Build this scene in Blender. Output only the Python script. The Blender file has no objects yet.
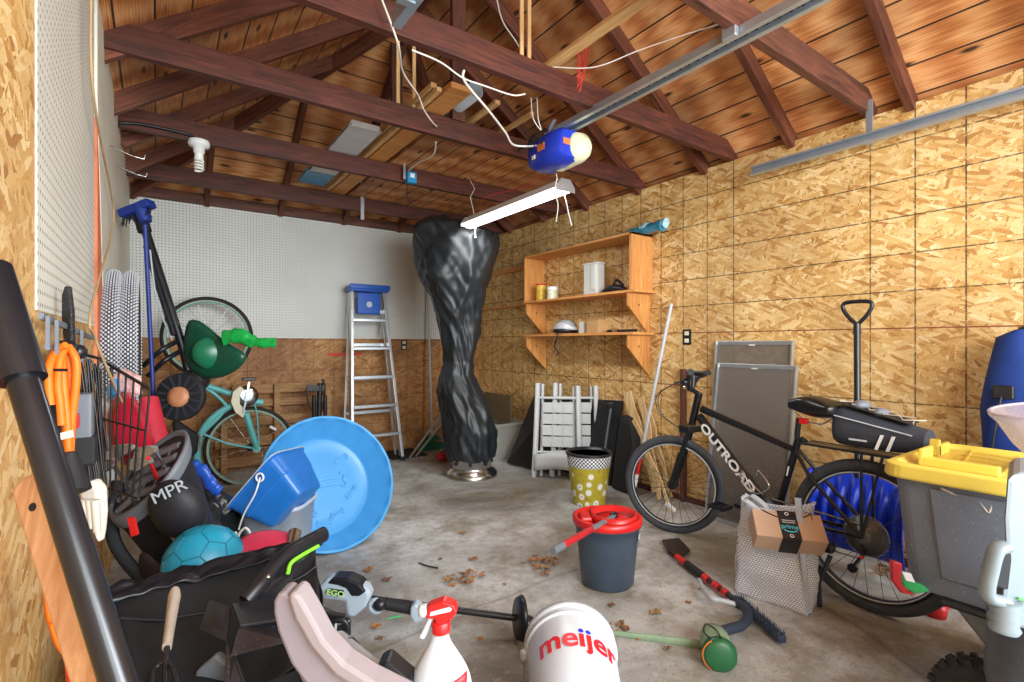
import bpy, math, random
from mathutils import Vector as V, Matrix, noise
random.seed(7)
C = bpy.context.scene.collection
# ---------- camera, world, light, exposure ----------
YAW = math.radians(35.2); F = 504.0; HOR = 344.0; H = 1.178
FW = V((math.sin(YAW), math.cos(YAW), 0)); RT = V((math.cos(YAW), -math.sin(YAW), 0)); UP = V((0, 0, 1))
cd = bpy.data.cameras.new('camera'); cam = bpy.data.objects.new('camera', cd); C.objects.link(cam)
cam.location = (0, 0, H); cam.rotation_euler = (math.pi/2, 0, -YAW)
cd.sensor_width = 36; cd.lens = F/1024*36; cd.shift_y = (HOR-341)/1024; cd.clip_start = .02
bpy.context.scene.camera = cam
sc = bpy.context.scene
sc.view_settings.view_transform = 'Standard'; sc.view_settings.look = 'None'
sc.view_settings.gamma = 1; sc.view_settings.use_curve_mapping = False
sc.view_settings.exposure = 0.58
w = bpy.data.worlds.new('world'); sc.world = w; w.use_nodes = True
w.node_tree.nodes['Background'].inputs[0].default_value = (.84, .93, 1, 1)
w.node_tree.nodes['Background'].inputs[1].default_value = .9
def area(name, loc, target, sx, sy, power, col=(1, 1, 1)):
    l = bpy.data.lights.new(name, 'AREA'); l.shape = 'RECTANGLE'; l.size = sx; l.size_y = sy; l.energy = power; l.color = col
    o = bpy.data.objects.new(name, l); C.objects.link(o); o.location = loc
    o.rotation_euler = (V(target)-V(loc)).to_track_quat('-Z', 'Y').to_euler(); return o
area('daylight_through_open_door', (1.3, -1.7, 1.75), (1.6, 3.2, 1.5), 3.6, 2.2, 175, (.90, .965, 1))
area('photographer_bounce_light', (1.2, -1.2, 2.0), (1.7, 3.0, 3.2), 1.2, .6, 30, (.93, .97, 1))

# ---------- helpers ----------
def ray(u, v): return FW + RT*((u-512)/F) + UP*((HOR-v)/F)
CAM = V((0, 0, H))
def P(u, v, t=None, x=None, y=None, z=None):
    d = ray(u, v)
    if x is not None: t = x/d.x
    elif y is not None: t = y/d.y
    elif z is not None: t = (z-H)/d.z
    return CAM + d*t
class G:
    def __init__(s): s.v = []; s.f = []; s.m = []; s.s = []; s.uv = None
    def add(s, vs, fs, m=0, sm=False):
        b = len(s.v); s.v += [V(p) for p in vs]
        for f in fs: s.f.append([b+i for i in f]); s.m.append(m); s.s.append(sm)
        return s
    def box(s, c, size, rot=None, m=0):
        c = V(c); rot = rot or Matrix.Identity(3); hx, hy, hz = [a/2 for a in size]
        vs = [c + rot @ V((x*hx, y*hy, z*hz)) for z in (-1, 1) for y in (-1, 1) for x in (-1, 1)]
        return s.add(vs, [(0,2,3,1),(4,5,7,6),(0,1,5,4),(2,6,7,3),(0,4,6,2),(1,3,7,5)], m)
    def bb(s, a, b, m=0):
        a = V(a); b = V(b); return s.box((a+b)/2, [abs(b[i]-a[i]) for i in range(3)], None, m)
    def bar(s, a, b, w, h, up=(0, 0, 1), m=0):
        a = V(a); b = V(b); x = (b-a).normalized(); y = V(up).cross(x)
        if y.length < 1e-4: y = V((0, 1, 0))
        y.normalize(); z = x.cross(y)
        return s.box((a+b)/2, ((b-a).length, w, h), Matrix((x, y, z)).transposed(), m)
    def tube(s, pts, r, n=8, closed=False, m=0, sm=True, sq=1.0, caps=True):
        pts = [V(p) for p in pts]; k = len(pts); rs = r if isinstance(r, (list, tuple)) else [r]*k
        vs = []; prev = None
        for i, p in enumerate(pts):
            if closed: d = pts[(i+1) % k]-pts[i-1]
            else: d = pts[min(i+1, k-1)]-pts[max(i-1, 0)]
            d = d.normalized() if d.length > 1e-9 else V((0, 0, 1))
            if prev is None:
                a = V((0, 0, 1)) if abs(d.z) < .9 else V((1, 0, 0)); prev = (a-d*a.dot(d)).normalized()
            else:
                q = prev-d*prev.dot(d); prev = q.normalized() if q.length > 1e-6 else prev
            b2 = d.cross(prev)
            for j in range(n):
                an = 2*math.pi*j/n; vs.append(p+(prev*math.cos(an)+b2*math.sin(an)*sq)*rs[i])
        fs = []
        for i in range(k if closed else k-1):
            for j in range(n):
                a = i*n+j; b = i*n+(j+1) % n; c = ((i+1) % k)*n+(j+1) % n; d = ((i+1) % k)*n+j; fs.append((a, b, c, d))
        s.add(vs, fs, m, sm)
        if not closed and caps: s.add(vs[:n][::-1], [tuple(range(n))], m); s.add(vs[-n:], [tuple(range(n))], m)
        return s
    def cyl(s, a, b, r0, r1=None, n=16, m=0, sm=True): return s.tube([a, b], [r0, r0 if r1 is None else r1], n, False, m, sm)
    def lathe(s, prof, o, axis=(0, 0, 1), n=28, m=0, sx=1, sm=True, xd=None, closed=False):
        o = V(o); z = V(axis).normalized(); x = V(xd) if xd else (V((1, 0, 0)) if abs(z.x) < .9 else V((0, 1, 0)))
        x = (x-z*x.dot(z)).normalized(); y = z.cross(x); vs = []
        for (r, h) in prof:
            for j in range(n):
                an = 2*math.pi*j/n; vs.append(o+z*h+x*(r*math.cos(an)*sx)+y*(r*math.sin(an)))
        fs = []; k = len(prof)
        for i in range(k if closed else k-1):
            for j in range(n):
                i2 = (i+1) % k; fs.append((i*n+j, i*n+(j+1) % n, i2*n+(j+1) % n, i2*n+j))
        s.add(vs, fs, m, sm)
        if not closed:
            if prof[0][0] > 1e-4: s.add(vs[:n][::-1], [tuple(range(n))], m)
            if prof[-1][0] > 1e-4: s.add(vs[-n:], [tuple(range(n))], m)
        return s
    def ball(s, c, r, m=0, n=16, rot=None):
        r = (r, r, r) if not isinstance(r, (tuple, list)) else r; rot = rot or Matrix.Identity(3); vs = []; k = n//2+1
        for i in range(k):
            th = math.pi*i/(k-1)
            for j in range(n):
                ph = 2*math.pi*j/n; vs.append(V(c)+rot @ V((r[0]*math.sin(th)*math.cos(ph), r[1]*math.sin(th)*math.sin(ph), r[2]*math.cos(th))))
        return s.add(vs, [(i*n+j, (i+1)*n+j, (i+1)*n+(j+1) % n, i*n+(j+1) % n) for i in range(k-1) for j in range(n)], m, True)
    def torus(s, c, ax, R, r, n=40, k=10, m=0, sq=1.0, a0=0, a1=2*math.pi):
        z = V(ax).normalized(); x = V((0, 0, 1)) if abs(z.z) < .9 else V((1, 0, 0)); x = (x-z*x.dot(z)).normalized(); y = z.cross(x)
        full = abs(a1-a0-2*math.pi) < 1e-6; q = n if full else n+1
        vs = []
        for i in range(q):
            an = a0+(a1-a0)*i/n; d = x*math.cos(an)+y*math.sin(an)
            for j in range(k):
                b = 2*math.pi*j/k; vs.append(V(c)+d*(R+r*math.cos(b))+z*(r*sq*math.sin(b)))
        fs = [(i*k+j, ((i+1) % q)*k+j, ((i+1) % q)*k+(j+1) % k, i*k+(j+1) % k) for i in range(n if full else n) for j in range(k)]
        return s.add(vs, fs, m, True)
    def prism(s, poly, d, m=0):
        poly = [V(p) for p in poly]; d = V(d); n = len(poly); vs = poly+[p+d for p in poly]
        return s.add(vs, [tuple(range(n))[::-1], tuple(range(n, 2*n))]+[(i, (i+1) % n, n+(i+1) % n, n+i) for i in range(n)], m)
    def grid(s, fn, nu, nv, m=0, wrap=False):
        vs = [fn(i/(nu if wrap else nu-1), j/(nv-1)) for j in range(nv) for i in range(nu)]
        fs = [(j*nu+i, j*nu+(i+1) % nu, (j+1)*nu+(i+1) % nu, (j+1)*nu+i) for j in range(nv-1) for i in range(nu if wrap else nu-1)]
        return s.add(vs, fs, m, True)
def T(name, label, cat, loc, group=None):
    o = bpy.data.objects.new(name, None); C.objects.link(o); o.location = V(loc); o.empty_display_size = .05
    o['label'] = label; o['category'] = cat
    if group: o['group'] = group
    return o
def wloc(o):
    p = V((0, 0, 0))
    while o: p = p+o.location; o = o.parent
    return p
def O(name, g, mats, parent=None, label=None, cat=None, group=None, kind=None, bevel=0, solid=0, sub=0, origin=None):
    if parent: loc = wloc(parent)
    elif origin: loc = V(origin)
    else:
        xs = [p.x for p in g.v]; ys = [p.y for p in g.v]; zs = [p.z for p in g.v]
        loc = V(((min(xs)+max(xs))/2, (min(ys)+max(ys))/2, min(zs)))
    me = bpy.data.meshes.new(name); me.from_pydata([tuple(p-loc) for p in g.v], [], g.f)
    for mm in (mats if isinstance(mats, (list, tuple)) else [mats]): me.materials.append(mm)
    me.polygons.foreach_set('material_index', g.m); me.polygons.foreach_set('use_smooth', g.s); 
    import bmesh as _b
    bm = _b.new(); bm.from_mesh(me); _b.ops.recalc_face_normals(bm, faces=bm.faces[:]); bm.to_mesh(me); bm.free()
    me.update()
    o = bpy.data.objects.new(name, me); C.objects.link(o)
    if parent: o.parent = parent
    else: o.location = loc
    if label: o['label'] = label
    if cat: o['category'] = cat
    if group: o['group'] = group
    if kind: o['kind'] = kind
    if solid:
        md = o.modifiers.new('solid', 'SOLIDIFY'); md.thickness = solid; md.offset = 0
    if bevel:
        md = o.modifiers.new('bevel', 'BEVEL'); md.width = bevel; md.segments = 2; md.limit_method = 'ANGLE'
    if sub:
        md = o.modifiers.new('sub', 'SUBSURF'); md.levels = sub; md.render_levels = sub
    return o
def curve(pts, n=8):
    pts = [V(p) for p in pts]; out = []
    for i in range(len(pts)-1):
        p0 = pts[max(i-1, 0)]; p1 = pts[i]; p2 = pts[i+1]; p3 = pts[min(i+2, len(pts)-1)]
        for k in range(n):
            t = k/n; out.append(.5*((2*p1)+(p2-p0)*t+(2*p0-5*p1+4*p2-p3)*t*t+(3*p1-p0-3*p2+p3)*t**3))
    out.append(pts[-1]); return out
def text(s, size, origin, xd, yd, depth=.0015, bold=0.0, fn=None, name='lettering', mat=None, parent=None, sx=1.0, spacing=1.0, shear=0):
    cu = bpy.data.curves.new('t', 'FONT'); cu.body = s; cu.size = size; cu.offset = bold*size; cu.align_x = 'CENTER'; cu.align_y = 'CENTER'; cu.extrude = depth/2; cu.space_character = spacing; cu.shear = shear
    if fn: cu.resolution_u = 6
    to = bpy.data.objects.new('t', cu); C.objects.link(to); bpy.context.view_layer.update()
    dg = bpy.context.evaluated_depsgraph_get(); me = bpy.data.meshes.new_from_object(to.evaluated_get(dg))
    bpy.data.objects.remove(to); g = G(); xd = V(xd).normalized(); yd = V(yd).normalized(); zd = xd.cross(yd)
    if fn:
        import bmesh as _b
        bm = _b.new(); bm.from_mesh(me); _b.ops.triangulate(bm, faces=bm.faces[:]); _b.ops.subdivide_edges(bm, edges=[e for e in bm.edges if e.calc_length() > size*.15], cuts=2); _b.ops.triangulate(bm, faces=bm.faces[:]); bm.to_mesh(me); bm.free()
    vs = [(fn(p.co.x*sx, p.co.y, p.co.z) if fn else V(origin)+xd*p.co.x*sx+yd*p.co.y+zd*p.co.z) for p in me.vertices]
    g.add(vs, [tuple(p.vertices) for p in me.polygons]); return O(name, g, mat, parent)

# ---------- materials ----------
class N:
    def __init__(s, name):
        s.m = bpy.data.materials.new(name); s.m.use_nodes = True; s.t = s.m.node_tree; s.b = s.t.nodes['Principled BSDF']
        s.tc = s.t.nodes.new('ShaderNodeTexCoord')
    def n(s, ty, **kw):
        nd = s.t.nodes.new('ShaderNode'+ty)
        for k, v in kw.items(): setattr(nd, k, v)
        return nd
    def l(s, a, b): s.t.links.new(a, b)
    def put(s, sock, v):
        if hasattr(v, 'links') or hasattr(v, 'is_output'): s.l(v, sock)
        else: sock.default_value = v
    def math(s, op, a, b=0.0, c=None):
        nd = s.n('Math', operation=op); s.put(nd.inputs[0], a); s.put(nd.inputs[1], b)
        if c is not None: s.put(nd.inputs[2], c)
        return nd.outputs[0]
    def mapp(s, src, scale=(1, 1, 1), rot=(0, 0, 0), loc=(0, 0, 0)):
        nd = s.n('Mapping'); s.l(src, nd.inputs[0]); nd.inputs['Scale'].default_value = scale; nd.inputs['Rotation'].default_value = rot; nd.inputs['Location'].default_value = loc; return nd.outputs[0]
    def noise(s, vec, scale, detail=4, rough=.55, dist=0):
        nd = s.n('TexNoise'); s.l(vec, nd.inputs['Vector']); nd.inputs['Scale'].default_value = scale; nd.inputs['Detail'].default_value = detail; nd.inputs['Roughness'].default_value = rough; nd.inputs['Distortion'].default_value = dist; return nd.outputs[0]
    def ramp(s, fac, stops, interp='LINEAR'):
        nd = s.n('ValToRGB'); s.put(nd.inputs[0], fac); cr = nd.color_ramp; cr.interpolation = interp
        while len(cr.elements) < len(stops): cr.elements.new(.5)
        for e, (p, c) in zip(cr.elements, stops): e.position = p; e.color = (c[0], c[1], c[2], 1) if not isinstance(c, (int, float)) else (c, c, c, 1)
        return nd.outputs[0]
    def mix(s, f, a, b, bt='MIX'):
        nd = s.n('MixRGB', blend_type=bt); s.put(nd.inputs[0], f)
        for i, q in ((1, a), (2, b)):
            if isinstance(q, (tuple, list)): q = (*q[:3], 1)
            s.put(nd.inputs[i], q)
        return nd.outputs[0]
    def bump(s, h, st=.3, d=.01):
        nd = s.n('Bump'); s.l(h, nd.inputs['Height']); nd.inputs['Strength'].default_value = st; nd.inputs['Distance'].default_value = d; s.l(nd.outputs[0], s.b.inputs['Normal'])
def srgb(h):
    if isinstance(h, str):
        h = h.lstrip('#'); h = [int(h[i:i+2], 16)/255 for i in (0, 2, 4)]
    return tuple(((c+.055)/1.055)**2.4 if c > .04045 else c/12.92 for c in h)
def mat(name, col, rough=.5, metal=0, var=.12, scale=9, bump=0, spec=.5, bscale=60, alpha=1, trans=0, speck=0):
    k = N(name); c = srgb(col); k.b.inputs['Roughness'].default_value = rough; k.b.inputs['Metallic'].default_value = metal
    k.b.inputs['Specular IOR Level'].default_value = spec
    o = k.tc.outputs['Object']; nz = k.noise(o, scale, 5, .6)
    col_ = k.mix(k.ramp(nz, [(.3, 0), (.7, 1)]), tuple(x*(1-var) for x in c), tuple(min(1, x*(1+var)+.01*var) for x in c))
    if speck:
        vz = k.noise(o, 330, 2, .5); col_ = k.mix(k.ramp(vz, [(.68, 0), (.72, speck)]), col_, (.75, .74, .7))
    k.l(col_, k.b.inputs['Base Color'])
    if bump: k.bump(k.noise(o, bscale, 3), bump, .004)
    if alpha < 1: k.b.inputs['Alpha'].default_value = alpha
    if trans: k.b.inputs['Transmission Weight'].default_value = trans
    return k.m
def wood(name, dark, light, axis='X', sc=1.0, rough=.65, knots=True, blot=.35):
    k = N(name); o = k.tc.outputs['Object']; st = {'X': (.08, 1, 1), 'Y': (1, .08, 1), 'Z': (1, 1, .08)}[axis]
    oi = k.n('ObjectInfo').outputs['Random']; cb = k.n('CombineXYZ'); m10 = k.math('MULTIPLY', oi, 37.0)
    for i in range(3): k.l(m10, cb.inputs[i])
    ad = k.n('VectorMath', operation='ADD'); k.l(o, ad.inputs[0]); k.l(cb.outputs[0], ad.inputs[1]); o = ad.outputs[0]
    v = k.mapp(o, tuple(a*sc for a in st)); a = k.noise(v, 38, 6, .65, 1.2); b = k.noise(o, 2.4, 4, .6)
    d = srgb(dark); l = srgb(light)
    c = k.mix(k.ramp(a, [(.32, 0), (.68, 1)]), d, l); c = k.mix(k.ramp(b, [(.35, blot), (.65, 0)]), c, tuple(x*.35 for x in d))
    k.l(c, k.b.inputs['Base Color']); k.b.inputs['Roughness'].default_value = rough; k.bump(a, .25, .003); return k.m
def osb(name, plane='YZ', tint=(1, 1, 1), grid=None, blot=.4):
    # layered strands of pale wood chips; grid = (y0, pitch, z0, pitch)
    k = N(name); o = k.tc.outputs['Object']
    if plane == 'YZ': o2 = k.mapp(o, rot=(0, 0, 0)); sep = k.n('SeparateXYZ'); k.l(o, sep.inputs[0]); cx, cy = sep.outputs[1], sep.outputs[2]
    else: sep = k.n('SeparateXYZ'); k.l(o, sep.inputs[0]); cx, cy = sep.outputs[0], sep.outputs[2]
    cb = k.n('CombineXYZ'); k.l(cx, cb.inputs[0]); k.l(cy, cb.inputs[1]); p = cb.outputs[0]
    nz = k.n('TexNoise'); k.l(p, nz.inputs['Vector']); nz.inputs['Scale'].default_value = 14; nz.inputs['Detail'].default_value = 3
    pd = k.mix(.012, p, nz.outputs['Color'], 'ADD'); col = None
    stops = [(0, srgb('#86592f')), (.14, srgb('#b07f45')), (.3, srgb('#caa060')), (.55, srgb('#d9b67a')), (.8, srgb('#e6c994')), (1, srgb('#f2e0b8'))]
    for i, (an, sx, sy, thr) in enumerate([(0, 9, 42, 0), (.9, 10, 46, .45), (2.1, 10, 46, .5), (1.3, 12, 54, .55), (.35, 11, 50, .55), (2.7, 13, 60, .6)]):
        mp = k.mapp(k.mapp(pd, rot=(0, 0, an), loc=(i*3.1, i*1.7, 0)), (sx, sy, 1))
        vo = k.n('TexVoronoi'); k.l(mp, vo.inputs['Vector']); vo.inputs['Scale'].default_value = 1; vo.inputs['Randomness'].default_value = 1
        s2 = k.n('SeparateXYZ'); k.l(vo.outputs['Color'], s2.inputs[0]); gr = k.noise(k.mapp(mp, (.6, 5, 1)), 3, 3)
        val = k.math('ADD', k.math('MULTIPLY', s2.outputs[0], .8), k.math('MULTIPLY', gr, .25))
        cc = k.ramp(val, stops)
        col = cc if col is None else k.mix(k.math('GREATER_THAN', s2.outputs[1], thr), col, cc)
        hgt = val
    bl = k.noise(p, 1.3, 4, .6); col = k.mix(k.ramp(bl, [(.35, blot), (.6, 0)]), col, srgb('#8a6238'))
    sp = k.noise(p, 75, 3, .7); col = k.mix(k.ramp(sp, [(.60, 0), (.68, .8)]), col, srgb('#4c2f16'))
    if grid:
        y0, py, z0, pz, wl = grid
        def line(c, c0, pt):
            q = k.math('ABSOLUTE', k.math('SUBTRACT', k.math('FRACT', k.math('ADD', k.math('DIVIDE', k.math('SUBTRACT', c, c0), pt), 100.5)), .5)); return k.math('LESS_THAN', q, wl/pt)
        gv = line(cx, y0, py); gh = line(cy, z0, pz)
        if plane == 'YZ':
            hid = k.math('MULTIPLY', k.math('GREATER_THAN', cx, 1.2), k.math('LESS_THAN', cx, 1.86)); gv = k.math('MULTIPLY', gv, k.math('SUBTRACT', 1, hid))
            low = k.math('LESS_THAN', cy, 1.15); gh2 = line(cy, z0, pz*2)
            gh = k.math('ADD', k.math('MULTIPLY', gh, k.math('SUBTRACT', 1, low)), k.math('MULTIPLY', gh2, low))
        brk = k.ramp(k.noise(p, 40, 2), [(.36, .3), (.5, .85)]); ln = k.math('MULTIPLY', k.math('MAXIMUM', gv, gh), brk)
        col = k.mix(ln, col, srgb('#33261c'))
        if plane == 'YZ':   # faint chalk smear
            rd = k.mix(1.0, srgb('#8c2f20'), srgb('#8c2f20'))
            sm = k.math('LESS_THAN', k.math('ABSOLUTE', k.math('SUBTRACT', cy, 1.262)), .0028); col = k.mix(k.math('MULTIPLY', sm, .8), col, rd)
    col = k.mix(1.0, col, tint, 'MULTIPLY')
    k.l(col, k.b.inputs['Base Color']); k.b.inputs['Roughness'].default_value = .62; k.bump(hgt, .15, .002); return k.m
def pegboard(name, plane, col):
    k = N(name); o = k.tc.outputs['Object']; sep = k.n('SeparateXYZ'); k.l(o, sep.inputs[0]); a = sep.outputs[1 if plane == 'YZ' else 0]; b = sep.outputs[2]
    f1 = k.math('SUBTRACT', k.math('FRACT', k.math('MULTIPLY', a, 1/.0254)), .5); f2 = k.math('SUBTRACT', k.math('FRACT', k.math('MULTIPLY', b, 1/.0254)), .5)
    d = k.math('SQRT', k.math('ADD', k.math('MULTIPLY', f1, f1), k.math('MULTIPLY', f2, f2))); h = k.math('LESS_THAN', d, .17)
    n = k.noise(o, 2.2, 5, .6); c = srgb(col); base = k.mix(k.ramp(n, [(.3, 0), (.7, 1)]), tuple(x*.86 for x in c), c)
    k.l(k.mix(k.math('MULTIPLY', h, .92), base, (.05, .04, .035)), k.b.inputs['Base Color']); k.b.inputs['Roughness'].default_value = .5; return k.m
def planks(name, width):   # uses the UV map: u along board (m), v across (m)
    k = N(name); uv = k.tc.outputs['UV']; sep = k.n('SeparateXYZ'); k.l(uv, sep.inputs[0])
    q = k.math('DIVIDE', sep.outputs[1], width); idx = k.math('FLOOR', q); fr = k.math('FRACT', q)
    cb = k.n('CombineXYZ'); k.l(k.math('ADD', k.math('MULTIPLY', sep.outputs[0], .14), k.math('MULTIPLY', idx, 3.7)), cb.inputs[0]); k.l(k.math('ADD', k.math('MULTIPLY', sep.outputs[1], 1.6), k.math('MULTIPLY', idx, 1.3)), cb.inputs[1])
    grain = k.n('TexWave', wave_type='RINGS', rings_direction='Y'); k.l(cb.outputs[0], grain.inputs['Vector']); grain.inputs['Scale'].default_value = 9; grain.inputs['Distortion'].default_value = 3.5; grain.inputs['Detail'].default_value = 3; grain.inputs['Detail Scale'].default_value = 1.2
    g2 = k.noise(k.mapp(cb.outputs[0], (1.2, 16, 1)), 9, 6, .72, .9)
    wn = k.n('TexWhiteNoise', noise_dimensions='1D'); k.l(idx, wn.inputs['W'])
    v = k.math('ADD', k.math('MULTIPLY', grain.outputs['Fac'], .16), k.math('MULTIPLY', g2, .84))
    c = k.ramp(v, [(.28, srgb('#824624')), (.42, srgb('#c27840')), (.56, srgb('#e8a96c')), (.75, srgb('#fbd3a0'))])
    c = k.mix(k.math('MULTIPLY', wn.outputs['Value'], .42), c, srgb('#94532c'))
    # knots
    vo = k.n('TexVoronoi', voronoi_dimensions='2D'); k.l(k.mapp(uv, (1.5, 4.6, 1)), vo.inputs['Vector']); vo.inputs['Scale'].default_value = 1; c = k.mix(k.ramp(vo.outputs['Distance'], [(.035, .95), (.05, .6), (.085, 0)]), c, srgb('#2e130a'))
    st = k.noise(k.mapp(uv, (1, 1, 1)), 1.1, 4, .6); c = k.mix(k.ramp(st, [(.36, .5), (.55, 0)]), c, srgb('#4a2416'))
    edge = k.math('LESS_THAN', fr, .06); c = k.mix(k.math('MULTIPLY', edge, .93), c, (.012, .006, .004))
    k.l(c, k.b.inputs['Base Color']); k.b.inputs['Roughness'].default_value = .6; k.bump(v, .2, .004); return k.m
def concrete():
    k = N('concrete'); o = k.tc.outputs['Object']; a = k.noise(o, 1.1, 7, .62, .4); b = k.noise(o, 7, 6, .7); c3 = k.noise(o, 90, 3, .7)
    c = k.ramp(a, [(.32, srgb('#69665f')), (.44, srgb('#979590')), (.56, srgb('#b9bab7')), (.70, srgb('#dcdee0'))])
    c = k.mix(k.ramp(b, [(.34, .5), (.52, 0)]), c, srgb('#7a6c58')); c = k.mix(k.ramp(b, [(.6, 0), (.74, .35)]), c, srgb('#d4d0c8'))
    w2 = k.noise(k.mapp(o, (1, 1, 1), loc=(4, 7, 0)), 2.2, 5, .65); c = k.mix(k.ramp(w2, [(.50, 0), (.62, .6)]), c, srgb('#766a4c'))
    c = k.mix(k.ramp(c3, [(.57, 0), (.68, .55)]), c, srgb('#4a3f30')); f5 = k.noise(o, 26, 5, .7); c = k.mix(k.ramp(f5, [(.30, .45), (.45, 0)]), c, srgb('#575040')); c = k.mix(k.ramp(f5, [(.58, 0), (.72, .35)]), c, srgb('#dedcd4')); d4 = k.noise(o, 240, 2, .5); c = k.mix(k.ramp(d4, [(.64, 0), (.7, .3)]), c, srgb('#e4e0d8'))
    vo = k.n('TexVoronoi', feature='DISTANCE_TO_EDGE'); k.l(k.mix(.15, o, k.n('TexNoise').outputs['Color'], 'ADD'), vo.inputs['Vector']); vo.inputs['Scale'].default_value = .35
    c = k.mix(k.ramp(vo.outputs['Distance'], [(.0008, .4), (.003, 0)]), c, srgb('#4b4238'))
    k.l(c, k.b.inputs['Base Color']); k.l(k.ramp(b, [(.3, .45), (.7, .75)]), k.b.inputs['Roughness']); k.bump(k.mix(.5, b, c3), .25, .004); return k.m

M_beam = wood('red_brown_timber', '#34160f', '#6f3726', 'X'); M_post = wood('brown_timber', '#3d1f15', '#774531', 'X')
M_rafter = wood('rafter_timber', '#4a2417', '#84492f', 'X'); M_pine = wood('pale_pine', '#c08f56', '#ecc68c', 'X', blot=.1); M_pineY = wood('pale_pine_y', '#c08f56', '#ecc68c', 'Y', blot=.1)
M_shelf = wood('orange_pine', '#c07a3a', '#e3a862', 'Y', blot=.08); M_shelfZ = wood('orange_pine_z', '#b97434', '#dd9f5a', 'Z', blot=.08)
M_pallet = wood('pallet_wood', '#7d5632', '#c0925c', 'X', blot=.2); M_handle = wood('handle_wood', '#b07850', '#dcae84', 'Z', blot=.12)
M_stud = wood('orange_stud', '#b9522f', '#e08a5c', 'Z', blot=.1)
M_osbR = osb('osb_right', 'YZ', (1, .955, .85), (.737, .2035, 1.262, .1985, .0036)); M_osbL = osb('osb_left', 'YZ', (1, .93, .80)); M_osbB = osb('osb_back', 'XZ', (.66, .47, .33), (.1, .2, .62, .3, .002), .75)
M_pegB = pegboard('pegboard_back', 'XZ', '#dadad4'); M_pegL = pegboard('pegboard_left', 'YZ', '#e2e0d4'); M_paint = mat('painted_panel', '#d8d4c4', .55, var=.08, scale=4)
M_roof = planks('roof_planks', .172); M_loft = planks('loft_planks', .15); M_conc = concrete()
M_blk = mat('black_plastic', '#17191f', .35, var=.25); M_blkm = mat('black_matte', '#16171c', .7, var=.25); M_rub = mat('tyre_rubber', '#26282c', .75, var=.2, bump=.4, bscale=120)
M_chr = mat('chrome', '#d4d6d8', .22, 1, .05); M_alu = mat('aluminium', '#c8cdd1', .35, .85, .08); M_steel = mat('brushed_steel', '#b9b9b6', .25, 1, .1); M_galv = mat('galvanised_steel', '#b4c0cb', .38, .75, .1)
M_grey = mat('grey_plastic', '#6b7078', .5, var=.1); M_lgrey = mat('light_grey_plastic', '#b6bec4', .42, var=.06); M_white = mat('white_plastic', '#e6e7e6', .4, var=.04)
M_red = mat('red_plastic', '#cf2020', .32, var=.1); M_blue = mat('blue_plastic', '#1b67b8', .35, var=.1); M_pool = mat('pool_blue', '#4aa0de', .35, var=.08, scale=3); M_teal = mat('teal_paint', '#62b8b8', .35, var=.1)
M_cream = mat('cream_plastic', '#ddd6bd', .5, var=.05); M_green = mat('green_plastic', '#13573a', .35, var=.12); M_orange = mat('orange_cord', '#ee7416', .5, var=.1)
# ---------- room shell ----------
XL, XR, YB, YF, ZT = -.195, 3.25, 5.315, -1.5, 2.445
XM = (XL+XR)/2; SL = .70; ZE = 2.50
def roofz(x): return ZE+SL*((XR-x) if x > XM else (x-XL))
APZ = roofz(XM); YA = YB-(XR-XM)
O0 = (0, 0, 0)
O('floor', G().bb((XL-.15, YF, -.1), (XR+.15, YB+.15, 0)), M_conc, kind='structure', origin=O0)
O('wall_right', G().bb((XR, YF, 0), (XR+.1, YB, ZT)), M_osbR, kind='structure', origin=O0)
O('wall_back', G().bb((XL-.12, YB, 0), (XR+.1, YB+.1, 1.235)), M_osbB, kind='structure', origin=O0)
O('wall_back', G().bb((XL-.12, YB-.012, 1.235), (2.9, YB+.1, ZT)), M_pegB, kind='structure', origin=O0)
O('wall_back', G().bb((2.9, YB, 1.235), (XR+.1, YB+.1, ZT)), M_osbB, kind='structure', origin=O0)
O('wall_left', G().bb((XL-.12, YF, 0), (XL, YB, 2.53)), M_osbL, kind='structure', origin=O0)
O('trim_1', G().bb((XL, 1.35, 1.245), (XL+.003, 2.47, 2.54)), M_pegL, kind='structure', origin=O0)
O('trim_2', G().prism([(XL, 2.47, 2.54), (XL, 2.47, 2.12), (XL, 2.50, 2.05), (XL, 2.80, 1.2), (XL, 5.30, 1.2), (XL, 5.30, 2.54)], (.012, 0, 0)), M_paint, kind='structure', origin=O0)
O('trim_3', G().bb((XL, 2.50, 1.1), (XL+.010, 2.80, 2.2)), M_stud, kind='structure', origin=O0)
O('baseboard_right', G().bb((XR-.02, YF, 0), (XR, YB, .04)), M_post, kind='structure')
# roof decks (planks via UV)
def deck(poly, ud, vd, name='ceiling'):
    me = bpy.data.meshes.new(name); poly = [V(p) for p in poly]; n = (poly[1]-poly[0]).cross(poly[2]-poly[0]).normalized(); 
    if n.z < 0: n = -n
    m = len(poly); vs = poly+[p+n*.02 for p in poly]; me.from_pydata([tuple(p) for p in vs], [], [tuple(range(m))]+[tuple(range(m, 2*m))[::-1]]+[(i, m+i, m+(i+1) % m, (i+1) % m) for i in range(m)])
    uv = me.uv_layers.new(name='UVMap'); ud = V(ud).normalized(); vd = V(vd).normalized()
    for lp in me.loops: p = vs[lp.vertex_index]; uv.data[lp.index].uv = (p.dot(ud)+20, p.dot(vd)+20)
    me.materials.append(M_roof); o = bpy.data.objects.new(name, me); C.objects.link(o); o['kind'] = 'structure'; return o
E = .35; sv = (-1, 0, SL)
deck([(XR+E, YF, ZE-SL*E), (XM, YF, APZ), (XM, YA, APZ), (XR+E, YB+E, ZE-SL*E)], (0, 1, 0), (-1, 0, SL))
deck([(XL-E, YF, ZE-SL*E), (XM, YF, APZ), (XM, YA, APZ), (XL-E, YB+E, ZE-SL*E)], (0, 1, 0), (1, 0, SL))
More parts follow.
